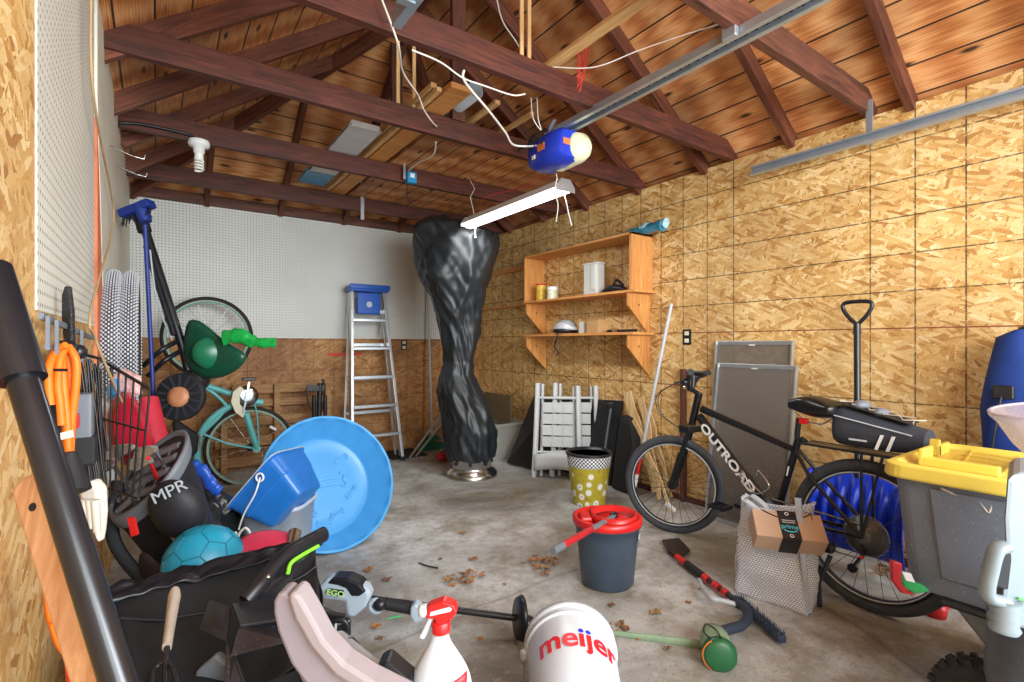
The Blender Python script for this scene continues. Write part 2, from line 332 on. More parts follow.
deck([(XR+E, YB+E, ZE-SL*E), (XM, YA, APZ), (XL-E, YB+E, ZE-SL*E)], (1, 0, 0), (0, -1, SL))
tn = [3]
def trim(a, b, w, h, m, up=(0, 0, 1)):
    a = V(a); b = V(b); tn[0] += 1; L = (b-a).length; x = (b-a).normalized(); y = V(up).cross(x).normalized(); z = x.cross(y)
    me = G().box((0, 0, 0), (L, w, h)); o = O('trim_%d' % tn[0], me, m, kind='structure', origin=(0, 0, 0), bevel=.003)
    o.matrix_world = Matrix.Translation((a+b)/2) @ Matrix((x, y, z)).transposed().to_4x4(); return o
ro = .055
for y in [-.87, -.26, .35, .96, 1.57, 2.18, 2.79, 3.40]:
    trim((XR+.02, y, roofz(XR+.02)-ro+.012), (XM, y, APZ-ro), .042, .10, M_rafter)
    trim((XL-.1, y, roofz(XL-.1)-ro), (XM, y, APZ-ro), .042, .10, M_rafter)
trim((XM, YF, APZ-.09), (XM, YA, APZ-.09), .03, .15, M_rafter)
trim((XR, YB, ZE-.05), (XM, YA, APZ-.05), .045, .13, M_rafter); trim((XL, YB, ZE-.05), (XM, YA, APZ-.05), .045, .13, M_rafter)
for x in [.37, .98, 1.59, 2.2, 2.8]:
    yt = YA+abs(x-XM); zt = ZE+SL*(YB-yt); trim((x, YB, ZE-.05), (x, yt, zt-.05), .042, .10, M_rafter)
for y in [4.0, 4.6]:   # jack rafters of the side slopes
    d = y-YA; trim((XR, y, ZE-.05), (XM+d, y, roofz(XM+d)-.05), .042, .10, M_rafter); trim((XL, y, ZE-.05), (XM-d, y, roofz(XM-d)-.05), .042, .10, M_rafter)
for y, m in [(.3, M_post), (1.14, M_post), (1.97, M_beam), (2.77, M_beam), (3.73, M_beam), (4.76, M_beam)]:
    trim((XL-.02, y, 2.505), (XR+.03, y, 2.505), .042, .125, m)
trim((XL, YB-.03, 2.47), (XR, YB-.03, 2.47), .05, .09, M_post)
trim((XM, 2.75, 2.56), (XM, 2.75, APZ-.1), .09, .04, M_post, (0, 1, 0)); trim((XM, 3.73, 2.56), (XM, 3.73, APZ-.2), .09, .04, M_post, (0, 1, 0))
# diagonal webs of the front trusses
trim((.05, 1.97, 2.52), (.9, 1.97, 3.1), .04, .1, M_post)
# vertical angle strips
for (u, y, z0, z1) in [(398, 2.80, 2.52, 3.3), (414, 2.80, 2.52, 3.3), (521.5, 1.99, 2.53, 3.45), (529, 1.99, 2.53, 3.45)]:
    p = P(u, 90, y=y); trim((p.x, y, z0), (p.x, y, z1), .022, .012, M_pine, (0, 1, 0))
p = P(362, 190, y=4.74); trim((p.x, 4.73, 2.36), (p.x, 4.73, 2.72), .035, .012, M_alu, (0, 1, 0))
me_ = None
dk = deck([(1.47, 2.80, 2.572), (2.95, 2.80, 2.572), (2.95, 5.28, 2.572), (1.47, 5.28, 2.572)], (0, 1, 0), (1, 0, 0)); dk.data.materials.clear(); dk.data.materials.append(mat('loft_dummy', '#6a4a3a') if False else M_loft)
# electrical outlets
def outlet(name, label, c, nx, ny):
    t = T(name, label, 'outlet', c); c = V(c); s = V((ny, nx, 0)); n = V((nx, ny, 0)); R = Matrix((s, UP, n)).transposed()
    O('cover_plate', G().box(c, (.07, .115, .008), R), M_blk, t, bevel=.002)
    for k in (-1, 1): O('socket', G().box(c+n*.005+UP*k*.027, (.035, .03, .006), R), M_cream, t, bevel=.002)
outlet('wall_outlet', 'small dark outlet on the right board wall, left of the leaning window screens', P(687, 337, x=XR-.005), -1, 0)
outlet('wall_outlet', 'small outlet on the back wall just right of the ladder, below the pegboard', P(404, 345, y=YB-.005), 0, -1)

# ---------- lumber and things lying on the tie beams ----------
def plank(label, a, b, w, h, m, name='lumber_board', group=None):
    g = G(); a = V(a); b = V(b); x = (b-a).normalized(); L = (b-a).length; y = UP.cross(x).normalized(); z = x.cross(y)
    o = O(name, G().box((0, 0, 0), (L, w, h)), m, label=label, cat='board', group=group, origin=(0, 0, 0), bevel=.002)
    o.matrix_world = Matrix.Translation((a+b)/2) @ Matrix((x, y, z)).transposed().to_4x4(); return o
bt = 2.568
plank('long pale pine strip lying across the tie beams, behind the red string', (1.62, .9, bt+.012), (1.62, 2.1, bt+.012), .06, .02, M_pine)
p1 = P(362, 190, z=2.41); p2 = P(478, 111, z=2.60)
xb = 1.20
plank('orange-brown board resting on the beams beside the grey pipe', (1.37, 2.42, bt+.02), (1.37, 4.95, bt+.02), .13, .03, M_shelf)
plank('upper cream strip of the bundle on the beams left of the grey pipe', (1.265, 2.55, bt+.055), (1.265, 4.6, bt+.055), .035, .03, M_pine)
plank('lower cream strip of the bundle on the beams left of the grey pipe', (1.275, 2.50, bt+.015), (1.275, 4.7, bt+.015), .03, .025, M_pine)
plank('slim pale stick on the beam between the grey pipe and the blue door opener', (1.66, 2.5, bt+.05), (1.66, 3.9, bt+.05), .035, .025, M_pine)
plank('short pale stick ending right behind the blue door opener', (1.92, 2.5, bt+.05), (1.92, 3.9, bt+.05), .03, .025, M_pine)
t = T('plastic_pipe', 'grey plastic pipe lying on the tie beams, open end facing the door', 'pipe', (1.42, 2.5, bt))
c = V((1.52, 2.52, bt+.09)); g = G(); g.lathe([(.045, 0), (.05, 0), (.05, .5), (.045, .5)], c, (0, 1, 0), 24, closed=True); O('pipe', g, mat('pvc_grey', '#aab2ba', .4), t)
t = T('light_fixture_box', 'long white open channel lying on the rear beams with a blue end', 'fixture', (1.1, 3.4, bt))
g = G(); M_wht = mat('dirty_white', '#d3d5d8', .5, var=.08)
a, b = P(391, 138, z=2.60), P(368, 132, z=2.60)
x0, x1, y0, y1 = 1.0, 1.22, 3.22, 4.25; z = bt+.005
g.bb((x0, y0, z), (x1, y1, z+.004)); g.prism([(x0, y0, z), (x0+.02, y0, z+.04), (x0+.026, y0, z+.04), (x0+.006, y0, z)], (0, y1-y0, 0)); g.prism([(x1, y0, z), (x1-.02, y0, z+.04), (x1-.026, y0, z+.04), (x1-.006, y0, z)], (0, y1-y0, 0)); g.bb((x0+.02, y0, z), (x1-.02, y0+.005, z+.04))
O('channel', g, M_wht, t); O('blue_end', G().bb((x0-.01, y1, z-.002), (x1-.01, y1+.35, z+.03)), mat('blue_print', '#4b93bb', .4, var=.25, scale=20), t, bevel=.004)
# fluorescent lamp hung on cords
t = T('fluorescent_lamp', 'lit long fluorescent shop light hanging from the beams', 'lamp', (2.12, 3.03, 2.16))
M_tube = N('tube_glow'); M_tube.b.inputs['Emission Color'].default_value = (1, 1, .97, 1); M_tube.b.inputs['Emission Strength'].default_value = 9; M_tube = M_tube.m
lx = 2.13; ly0, ly1 = 2.43, 3.64; lz = 2.18
g = G(); g.prism([(lx-.075, ly0, lz-.01), (lx-.035, ly0, lz+.045), (lx+.035, ly0, lz+.045), (lx+.075, ly0, lz-.01), (lx+.068, ly0, lz-.01), (lx+.03, ly0, lz+.038), (lx-.03, ly0, lz+.038), (lx-.068, ly0, lz-.01)], (0, ly1-ly0, 0)); O('reflector', g, M_white, t)
for y in (ly0-.006, ly1): O('end_cap', G().prism([(lx-.077, y, lz-.03), (lx-.077, y, lz), (lx-.037, y, lz+.05), (lx+.037, y, lz+.05), (lx+.077, y, lz), (lx+.077, y, lz-.03)], (0, .006, 0)), M_alu, t)
for x in (lx-.035, lx+.035): O('tube', G().cyl((x, ly0+.01, lz-.005), (x, ly1-.01, lz-.005), .016), M_tube, t)
M_dif = N('lit_lens'); M_dif.b.inputs['Emission Color'].default_value = (1, 1, .96, 1); M_dif.b.inputs['Emission Strength'].default_value = 3.2; M_dif = M_dif.m
O('lens', G().grid(lambda a, b: V((lx-.072+.144*a, ly0+(ly1-ly0)*b, lz-.01-.03*math.sin(math.pi*a))), 10, 3), M_dif, t, solid=.002)
for y in (2.5, 3.55): O('cord', G().tube([(lx, y, lz+.045), (lx-.03, y+.02, lz+.2), (lx, y, 2.45), (lx, y+.06 if y < 3 else y+.1, 2.57)], .003, 6), M_white, t)
O('pull_chain', G().tube(curve([(lx, ly0+.02, lz-.02), (lx+.01, ly0, lz-.1), (lx+.03, ly0, lz-.17), (lx+.055, ly0, lz-.24)]), .003, 6), M_white, t)
O('pull_chain', G().tube(curve([(lx, ly1-.1, lz-.02), (lx, ly1-.1, lz-.12)]), .003, 6).ball((lx, ly1-.1, lz-.13), .009, n=8), M_white, t)
l = bpy.data.lights.new('tube_light', 'AREA'); l.shape = 'RECTANGLE'; l.size = .14; l.size_y = 1.2; l.energy = 9; lo = bpy.data.objects.new('tube_light', l); C.objects.link(lo); lo.location = (lx, 3.03, lz-.05)

# garage door opener with rail
t = T('garage_door_opener', 'blue garage door opener motor with cream lens hanging under the beams', 'door opener', (1.86, 2.15, 2.2))
M_opb = mat('opener_blue', '#1f38b4', .35, var=.06); M_lens = mat('cream_lens', '#d8d8b4', .3, var=.04)
ox, oz = 1.93, 2.315
def sect(y, w, h, dz=0, n=16, p=3.5):
    out = []
    for i in range(n):
        a = 2*math.pi*i/n; ca, sa = math.cos(a), math.sin(a); out.append(V((ox+w*math.copysign(abs(ca)**(2/p), ca), y, oz+dz+h*math.copysign(abs(sa)**(2/p), sa))))
    return out
def loft(g, rings, m=0, sm=True):
    n = len(rings[0]); vs = [p for r in rings for p in r]
    g.add(vs, [(i*n+j, i*n+(j+1) % n, (i+1)*n+(j+1) % n, (i+1)*n+j) for i in range(len(rings)-1) for j in range(n)], m, sm)
    g.add(rings[0][::-1], [tuple(range(n))], m); g.add(rings[-1], [tuple(range(n))], m); return g
YO = 2.16
g = loft(G(), [sect(YO-.02, .085, .075), sect(YO, .105, .09), sect(YO+.10, .115, .095), sect(YO+.22, .115, .095), sect(YO+.27, .10, .085)]); O('housing', g, M_opb, t)
g = loft(G(), [[p+V((.09, 0, -.005)) for p in sect(YO-.06, .022, .03, 0, 16, 2.2)], [p+V((.06, 0, -.003)) for p in sect(YO-.045, .065, .068, 0, 16, 2.4)], [p+V((.052, 0, -.002)) for p in sect(YO+.0, .08, .088, 0, 16, 2.6)], [p+V((.048, 0, .0)) for p in sect(YO+.17, .082, .094, 0, 16, 2.8)]]); O('lens_cover', g, M_lens, t)
O('label_plate', G().box((ox-.045, YO-.021, oz+.005), (.05, .004, .035)), mat('orange_label', '#d8733a', .5), t)
O('label_plate', G().box((ox-.118, YO+.12, oz+.0), (.004, .06, .04)), mat('orange_label2', '#d8733a', .5), t)
O('button', G().box((ox-.118, YO+.19, oz-.04), (.006, .03, .025)), M_cream, t, bevel=.002)
for dx in (-.07, .07): O('hanger_strap', G().bar((ox+dx, YO+.13, oz+.08), (ox+dx, YO+.05, 2.46), .02, .003, (0, 1, 0)), M_galv, t)
g = G(); rz = oz+.115
for dx in (-.024, .024): g.bb((ox+dx-.003, -1.3, rz-.02), (ox+dx+.003, YO+.12, rz+.022))
g.bb((ox-.024, -1.3, rz+.016), (ox+.024, YO+.12, rz+.022)); g.bb((ox-.045, -1.3, rz-.024), (ox-.02, YO+.12, rz-.02)); g.bb((ox+.02, -1.3, rz-.024), (ox+.045, YO+.12, rz-.02))
O('rail', g, M_galv, t)
g = G(); [g.torus((ox, -1.2+.022*k, rz-.006), (1, 0, 0) if k % 2 else (0, 0, 1), .009, .003, 8, 5) for k in range(150)]; O('chain', g, M_blkm, t)
O('trolley', G().box((ox-.045, 1.15, rz+.0), (.03, .06, .05)), M_galv, t, bevel=.004)
O('wire_harness', G().tube(curve([(ox-.09, YO+.24, oz+.03), (ox-.14, YO+.2, oz+.06), (ox-.1, YO+.1, oz+.1), (ox-.15, YO+.05, oz+.04), (ox-.18, YO+.25, oz+.01), (ox-.13, YO+.3, oz+.05)]), .006, 6).tube(curve([(ox-.11, YO+.1, oz), (ox-.15, YO+.15, oz+.07), (ox-.12, YO+.22, oz+.02), (ox-.17, YO+.1, oz-.01)]), .005, 6), M_blk, t)
# door tracks
def track(label, x, z, y0, y1, hang):
    t = T('door_track', label, 'track', (x, y1, z)); g = G(); s = 1 if x > 1.5 else -1
    g.bb((x-.002, y0, z-.025), (x+.002, y1, z+.025)); g.bb((x-.03*s, y0, z+.023), (x, y1, z+.027)); g.bb((x-.03*s, y0, z-.027), (x, y1, z-.023)); g.bb((x-.032*s, y0, z+.014), (x-.029*s, y1, z+.025)); g.bb((x-.032*s, y0, z-.025), (x-.029*s, y1, z-.014))
    O('track_rail', g, M_galv, t)
    for (yy, z1) in hang: O('hanger', G().bb((x-.02+.02*s, yy, z-.03), (x+.015, yy+.03, z1)), M_galv, t)
track('galvanised door track running along the right board wall', 3.15, 2.29, YF, 1.77, [(1.10, 2.5)])
track('short end of the other door track at top edge of photo, crossing a red beam', .665, 2.30, YF, 1.66, [(1.5, 2.4)])

# wires
def wire(label, pts, r, m, name='cable', cat='cable'): return O(name, G().tube(curve(pts), r, 6), m, label=label, cat=cat)
M_wire = mat('white_cable', '#d9d5cc', .5); M_rstr = mat('red_string', '#c8332c', .6)
wire('white cable drooping down from the left door track past the vertical strips', [P(382, 0, y=1.9), P(398, 44, y=1.93), P(403, 72, y=2.2), P(418, 95, y=2.4), P(424, 110, y=2.5), P(434, 124, y=2.65), P(440, 128, z=2.57)], .0045, M_wire)
wire('white cable stapled along the underside of the long red beam', [P(412, 50, y=1.94), P(440, 62, y=1.94), P(463, 78, y=1.94), P(485, 86, y=1.94), P(512, 95, y=1.94), P(525, 94, y=1.94)], .004, M_wire)
wire('white cable hanging from the red beam down to the blue door opener', [P(464, 70, y=1.93), P(465, 82, y=1.95), P(488, 110, y=2.05), P(505, 132, y=2.2), P(514, 145, y=2.3), P(536, 146, y=2.35)], .006, M_wire)
wire('thin white wire sagging in front of the right roof boards', [P(553, 67, y=1.9), P(595, 67, y=1.75), P(640, 50, y=1.6), P(690, 33, y=1.5), P(728, 22, y=1.3)], .003, M_wire)
wire('thin white wire running up the roof left of the paired strips', [P(497, 0, y=2.2), P(503, 22, y=2.2), P(518, 45, y=2.2), P(525, 65, y=2.1)], .004, M_wire)
wire('pair of thin wires looping behind the red beam above the door opener', [P(531, 98, y=2.1), P(533, 118, y=2.2), P(541, 130, y=2.2), P(538, 118, y=2.2), P(537, 98, y=2.1)], .003, M_wire)
wire('thin red wire drooping from the door opener over the lit lamp', [P(546, 176, y=2.3), P(520, 188, y=2.6), P(485, 198, y=3.0), P(478, 215, y=3.3)], .0025, M_rstr)
wire('white cord running from the lumber bundle down to the small blue box', [P(436, 142, y=2.9), P(433, 155, y=3.1), P(418, 163, y=3.4), P(409, 170, y=3.6)], .006, M_wire)
wire('white pull cord hanging under the blue door opener', [P(557, 178, y=2.2), P(555, 192, y=2.2), P(558, 205, y=2.2), P(556, 222, y=2.2)], .003, M_wire)
wire('black cable along the rear-left beam leading to the bare bulb socket', [P(118, 123, y=3.69), P(140, 124, y=3.69), P(175, 131, y=3.69), P(192, 136, y=3.69), P(196, 143, y=3.69)], .009, M_blk)
g = G()
for i in range(7):
    u = 578+i*1.6; g.tube(curve([P(u, 38, y=1.85), P(u-1+random.random()*3, 60, y=1.85), P(577+random.random()*5, 78+random.random()*14, y=1.85)]), .0022, 5)
g.tube(curve([P(577, 88, y=1.85), P(582, 80, y=1.85), P(590, 74, y=1.85)]), .0022, 5); O('string_bundle', g, M_rstr, label='red string looped over the pale pine strip up in the rafters', cat='string')
# CFL
c = P(199, 141, y=3.68); t = T('light_bulb', 'bare spiral bulb in a white porcelain socket on the rear-left beam', 'bulb', c)
c = V((c.x, 3.68, 2.44)); O('socket', G().lathe([(.055, 0), (.06, -.02), (.055, -.035), (.032, -.04), (.03, -.075), (.024, -.08)], c), M_white, t)
g = G().lathe([(.024, -.08), (.026, -.12), (.012, -.125)], c); pts = [c+V((.022*math.cos(a), .022*math.sin(a), -.125-.0028*a)) for a in [k*.5 for k in range(44)]]; g.tube(pts, .0065, 6); O('bulb', g, mat('bulb_white', '#f2f0ea', .3), t)
# small blue box with paddles on the beam
c = P(411, 178, y=3.66); t = T('junction_box', 'bright blue electrical box on the second rear beam', 'box', c); O('box', G().box(c, (.075, .05, .085)), mat('cyan_box', '#1e86bd', .4), t, bevel=.004)
O('outlet_face', G().box(c+V((.0, -.027, .012)), (.035, .005, .032)), M_white, t); O('bracket', G().bar(c+V((-.055, 0, -.02)), c+V((-.055, 0, .12)), .02, .008, (0, 1, 0)), M_alu, t)
O('cord', G().tube(curve([c+V((-.03, 0, -.04)), P(408, 200, y=3.6), P(418, 208, y=3.6), P(424, 214, y=3.5)]), .003, 6), M_blk, t)

# ---------- shelf on right wall ----------
sx0 = 3.0; ya, yb = 2.65, 4.05; bd = .02
t = T('wall_shelf', 'orange pine shelf unit with two shelves and triangular brackets on the right wall', 'shelf', (3.12, 3.35, 1.0), )
W = XR-.001
O('back_panel_rail', G().bb((sx0, ya, 2.03), (W, yb, 2.03+bd)), M_shelf, t, bevel=.002)
O('side_panel', G().bb((sx0, ya, 1.60), (W, ya+.025, 2.05)), M_shelfZ, t, bevel=.002); O('side_panel', G().bb((sx0, yb-.02, 1.60), (W, yb, 2.05)), M_shelfZ, t, bevel=.002)
O('shelf_board', G().bb((sx0-.01, ya-.04, 1.58), (W, yb, 1.60)), M_shelf, t, bevel=.002); O('shelf_board', G().bb((sx0-.01, ya-.02, 1.25), (W, yb, 1.272)), M_shelf, t, bevel=.002)
for (y, zt) in [(ya+.03, 1.578), (yb-.05, 1.578), (ya+.03, 1.248), (yb-.05, 1.248)]:
    O('bracket', G().prism([(sx0, y, zt), (W, y, zt), (W, y, zt-.33), (sx0+.17, y, zt-.26), (sx0, y, zt-.10)], (0, .02, 0)), M_shelfZ, t, bevel=.001)
    O('knot', G().cyl((sx0+.12, y-.001, zt-.09), (sx0+.12, y+.001, zt-.09), .008), M_blkm, t)
t2 = plank('thin ledger board on the wall corner behind the black cover, at the upper shelf height', (XR-.02, yb+.02, 1.595), (XR-.02, 5.3, 1.595), .04, .02, M_shelf)
t2 = plank('thin ledger board high in the wall corner behind the black cover', (XR-.02, yb+.02, 2.0), (XR-.02, 5.3, 2.0), .04, .05, M_shelf)
# things on shelf
def can(name, label, c, r, h, body, lid, band=None, cat='can', lidh=.012):
    t = T(name, label, cat, c); c = V(c); O('body', G().lathe([(r, 0), (r, h)], c), body, t); O('lid', G().lathe([(r+.003, 0), (r+.003, lidh), (r*.85, lidh), (r*.85, lidh-.004)], c+UP*h), lid, t)
    if band: O('paper_label', G().lathe([(r+.001, h*.12), (r+.001, h*.85)], c, closed=False), band, t)
sp = P(541, 296, x=3.08); can('tin_can', 'tall yellow and red tin at the left end of the upper shelf', (3.08, sp.y, 1.60), .05, .15, mat('yellow_tin', '#d6b13c', .4, var=.3, scale=25), M_red)
sp = P(551, 296, x=3.06); can('plastic_jar', 'short white jar beside the yellow tin on the upper shelf', (3.06, sp.y-.02, 1.60), .05, .105, M_white, M_white, mat('jar_label', '#c9cdb0', .5, var=.3, scale=40), 'jar')
sp = P(594, 290, x=3.10); t = T('translucent_jug', 'tall frosted translucent container on the upper shelf', 'container', (3.10, sp.y, 1.60)); M_fro = mat('frosted_plastic', '#d9dcd6', .35, var=.04, alpha=.82)
c = V((3.10, sp.y, 1.60)); g = G(); g.box(c+UP*.135, (.10, .17, .27)); O('body', g, M_fro, t, bevel=.015); O('grip', G().box(c+V((-.053, -.045, .15)), (.012, .05, .22)), M_fro, t, bevel=.005); O('rim', G().box(c+UP*.272, (.105, .175, .01)), M_white, t, bevel=.003)
sp = P(615, 284, x=3.08); c = V((3.08, sp.y, 1.602)); t = T('camera_gadget', 'black power tool lying at the right end of the upper shelf', 'tool', c)
O('body', loft(G(), [[c+V((.03*math.cos(a), -.12+.24*q, .03*s+.03*s*math.sin(a))) for a in [k*math.pi/5 for k in range(10)]] for q, s in [(0, .4), (.15, .8), (.5, 1.2), (.8, 1), (1, .6)]]), M_blk, t)
O('handle', G().tube(curve([c+V((0, -.09, .05)), c+V((0, -.02, .10)), c+V((0, .02, .06))]), .011, 8), M_blkm, t); O('cord', G().tube(curve([c+V((0, -.03, .09)), c+V((0, 0, .13)), c+V((-.03, -.08, .06)), c+V((0, -.13, .02))]), .003, 6), M_blk, t)
# helmet
sp = P(567, 322, x=3.09); c = V((3.07, sp.y, 1.273)); t = T('bike_helmet', 'grey and black bike helmet on the lower shelf with strap hanging down', 'helmet', c)
M_hel = mat('helmet_grey', '#c3c6c8', .3)
g = G(); n1, n2 = 24, 12; g.grid(lambda a, b: c+V((.085*math.cos(2*math.pi*a)*math.cos(b*1.5), .13*math.sin(2*math.pi*a)*math.cos(b*1.5), .03+.095*math.sin(b*1.5))), 24, 10, wrap=True); O('shell', g, M_hel, t, solid=.012)
for k in (-2, -1, 0, 1, 2): O('vent', G().grid(lambda a, b, k=k: c+V(((.09)*math.sin(k*.33+(b-.5)*.13)*math.cos((a-.5)*2.4), .136*math.sin((a-.5)*2.4), .03+.1*math.cos(k*.33)*math.cos((a-.5)*2.4))), 14, 3), M_blk, t, solid=.004)
O('lower_band', G().torus(c+UP*.025, UP, .1, .018, 30, 8), M_blk, t)
O('strap', G().tube(curve([c+V((-.07, .02, .02)), c+V((-.085, .02, -.04)), c+V((-.085, .05, -.12)), c+V((-.085, .0, -.17)), c+V((-.085, .02, -.2))]), .009, 6, sq=.4), M_blk, t)
O('visor', G().box(c+V((-.02, -.14, .035)), (.11, .07, .01)), M_lgrey, t, bevel=.004)
sp = P(599, 322, x=3.1); c = V((3.09, sp.y, 1.272)); M_card = mat('cardboard', '#b8905f', .7, var=.08)
O('cardboard_box', G().bb(c+V((-.07, -.07, 0)), c+V((.07, .07, .11))).bb(c+V((-.075, -.07, .11)), c+V((-.02, .07, .113))), M_card, label='small brown cardboard box beside the helmet on the lower shelf', cat='box', bevel=.002)
c = V((3.08, P(585, 325, x=3.08).y, 1.272)); O('carton', G().box(c+UP*.05, (.10, .05, .10)), mat('pale_carton', '#c9c7bd', .6, var=.1), label='pale carton standing between the helmet and the brown cardboard box', cat='box', bevel=.003)
c = P(625, 329, x=3.08); c.z = 1.285; t = T('hand_pump', 'black hand pump lying at the right end of the lower shelf', 'pump', c)
O('barrel', G().cyl(c+V((0, -.12, 0)), c+V((0, .08, 0)), .011), M_blk, t); O('rod', G().cyl(c+V((0, .08, 0)), c+V((0, .16, 0)), .004), M_steel, t); O('grip', G().cyl(c+V((0, .15, 0)), c+V((0, .19, 0)), .013), M_blk, t)
g = G(); M_film = mat('shiny_film', '#9fc3cc', .15, var=.4, scale=30, bump=.8, bscale=30); M_filmb = mat('teal_film', '#2d7f9c', .25, var=.3, scale=20)
g.tube([V((3.12, y, 2.075+.012*noise.noise(V((y*9, 0, 0))))) for y in [2.45+.06*k for k in range(24)]], [.012+.035*max(0, 1-k/8)+.012*noise.noise(V((k*1.7, 3, 0))) for k in range(24)], 9)
t = T('plastic_wrap_roll', 'teal and silver plastic wrapper lying on top of the shelf unit', 'wrapper', (3.12, 3.1, 2.05)); O('wrapper', g, M_filmb, t)
O('silver_end', G().tube([V((3.12, 2.42+.03*k, 2.085+.01*random.random())) for k in range(9)], [.02+.03*random.random() for k in range(9)], 9), M_film, t)
# ---------- helpers for round things seen on the floor ----------
def strut(g, a, b, r, n=8): return g.cyl(a, b, r, r, n)
# ---------- covered patio heater ----------
hc = P(473, 468, z=0); hc = V((2.32, 3.92, 0)); t = T('patio_heater', 'tall patio heater wrapped in a crumpled black cover, round steel base', 'heater', hc)
O('base', G().lathe([(.235, 0), (.235, .02), (.215, .05), (.175, .075), (.180, .09), (.180, .155), (.184, .16), (.184, .27), (.15, .275)], hc, n=40), M_steel, t)
for a in range(8):
    d = V((math.cos(a*.785+.2), math.sin(a*.785+.2), 0)); O('vent_slot', G().box(hc+d*.178+UP*.13, (.03, .03, .035), Matrix.Rotation(a*.785+.2, 3, 'Z')), M_blkm, t, bevel=.008)
prof = [(458, 450, 496), (450, 447, 497), (430, 446, 497), (410, 443, 491), (392, 439, 482), (375, 442, 474), (362, 445, 474), (348, 443, 478), (330, 441, 481), (315, 438, 482), (298, 432, 485), (280, 423, 490), (262, 418, 495), (246, 415, 498), (234, 415, 498), (224, 420, 470), (216, 430, 456)]
k4 = 4.53/504
def cov(a, b):
    q = b*(len(prof)-1); i = min(int(q), len(prof)-2); f = q-i; v, l, r = [prof[i][j]*(1-f)+prof[i+1][j]*f for j in range(3)]
    top = 1 if b < .97 else .35
    z = 1.178-(v-344)*k4; cx = ((l+r)/2-473)*k4; w = (r-l)/2*k4*top; an = 2*math.pi*a; d = min(w*1.0, .30)
    p = V((cx+w*math.cos(an), d*math.sin(an), z)); q3 = V((math.cos(an)*1.1, math.sin(an)*1.1, z*1.5))
    n1 = 1-abs(noise.noise(q3*1.5)); n2 = 1-abs(noise.noise(q3*3.4+V((5, 2, 1)))); f = 1+.26*(n1-.75)+.10*(n2-.75)
    n3 = (1-abs(noise.noise(V((math.cos(an+z*2)*3, math.sin(an+z*2)*3, z*1.1)))))-.75
    f += .16*n3
    return hc+RT*(p.x*1+(f-1)*w*math.cos(an))+FW*(p.y*f)+UP*(p.z+.02*noise.noise(q3*2))
M_cover = mat('black_vinyl', '#1f2428', .42, var=.2, scale=5, bump=.35, bscale=9, spec=.5)
g = G().grid(cov, 110, 130, wrap=True); n0 = len(g.v); g.add([cov(i/110, 1) for i in range(110)], [tuple(range(110))]); O('fabric_cover', g, M_cover, t)
# ---------- step ladder against the back wall ----------
lyf, lyt = 4.84, 5.10; t = T('step_ladder', 'aluminium step ladder with blue top leaning on the back wall', 'ladder', (1.75, 4.95, 0))
def lad(s, q): # s: 0 left 1 right, q: height fraction
    return V((1.53+.08*q if s == 0 else 2.04-.10*q, lyf+(lyt-lyf)*q, 1.72*q))
M_lblue = mat('ladder_blue', '#1c55b5', .35)
for s in (0, 1):
    a, b = lad(s, 0), lad(s, 1); O('rail', G().bar(a+UP*.03, b, .028, .07, (0, 1, 0)), M_alu, t, bevel=.003); O('rubber_foot', G().box(a+UP*.02, (.05, .09, .04)), M_blk, t, bevel=.006)
    a2 = a+V((-.02+.04*s, .22, 0)); b2 = b+V((0, .05, -.02)); O('rear_leg', G().bar(a2+UP*.01, b2, .022, .03, (0, 1, 0)), M_alu, t, bevel=.002)
for i in range(1, 6):
    q = i*.1667; a, b = lad(0, q), lad(1, q); O('step', G().bb((a.x, a.y-.05, a.z-.028), (b.x, b.y+.05, b.z)), M_alu, t, bevel=.003)
for i in range(1, 5):
    q = i*.2+.08; a, b = lad(0, q)+V((0, .17*(1-q)+.04, 0)), lad(1, q)+V((0, .17*(1-q)+.04, 0)); O('rear_brace', G().bar(a, b, .012, .03), M_alu, t)
c = (lad(0, 1)+lad(1, 1))/2
O('top_cap', G().box(c+UP*.02, (.40, .17, .06)).box(c+V((0, -.09, .035)), (.42, .02, .05)), M_lblue, t, bevel=.008)
O('tool_tray', G().box(c+V((-.01, -.07, -.13)), (.24, .03, .22)), M_lblue, t, bevel=.012); O('tray_label', G().lathe([(.03, 0), (.03, .002)], c+V((-.01, -.086, -.14)), (0, -1, 0)), M_lgrey, t)
for s in (0, 1): O('spreader', G().bar(lad(s, .86), lad(s, .74)+V((.04-.08*s, .1, 0)), .01, .02), M_alu, t)
O('side_label', G().bar(lad(1, .42)+V((.015, -.012, 0)), lad(1, .5)+V((.015, -.012, 0)), .003, .05, (0, 1, 0)), M_lgrey, t)
# thin poles standing by the ladder
def pole(name, label, a, b, r, m, cat='pole', parts=()):
    t = T(name, label, cat, V(a)); O('shaft', G().cyl(a, b, r, r, 12), m, t)
    for (nm, q0, q1, rr, mm) in parts: A, B = V(a), V(b); O(nm, G().cyl(A.lerp(B, q0), A.lerp(B, q1), rr, rr, 12), mm, t)
    return t
a = P(432, 447, y=5.1); a.z = .06; b = P(427, 268, y=5.28)
t = pole('broom', 'green broom with pale metal handle standing in the corner left of the black cover', (a.x, 5.1, .14), b, .012, M_lgrey, 'broom', [('cap', .97, 1.0, .014, M_blk)])
O('broom_head', G().prism([(a.x-.10, 5.08, .10), (a.x+.12, 5.08, .08), (a.x+.16, 5.08, .0), (a.x-.16, 5.08, .0), ], (0, .06, 0)).prism([(a.x-.06, 5.09, .16), (a.x+.06, 5.09, .16), (a.x+.12, 5.09, .1), (a.x-.10, 5.09, .1)], (0, .04, 0)), M_green, t)
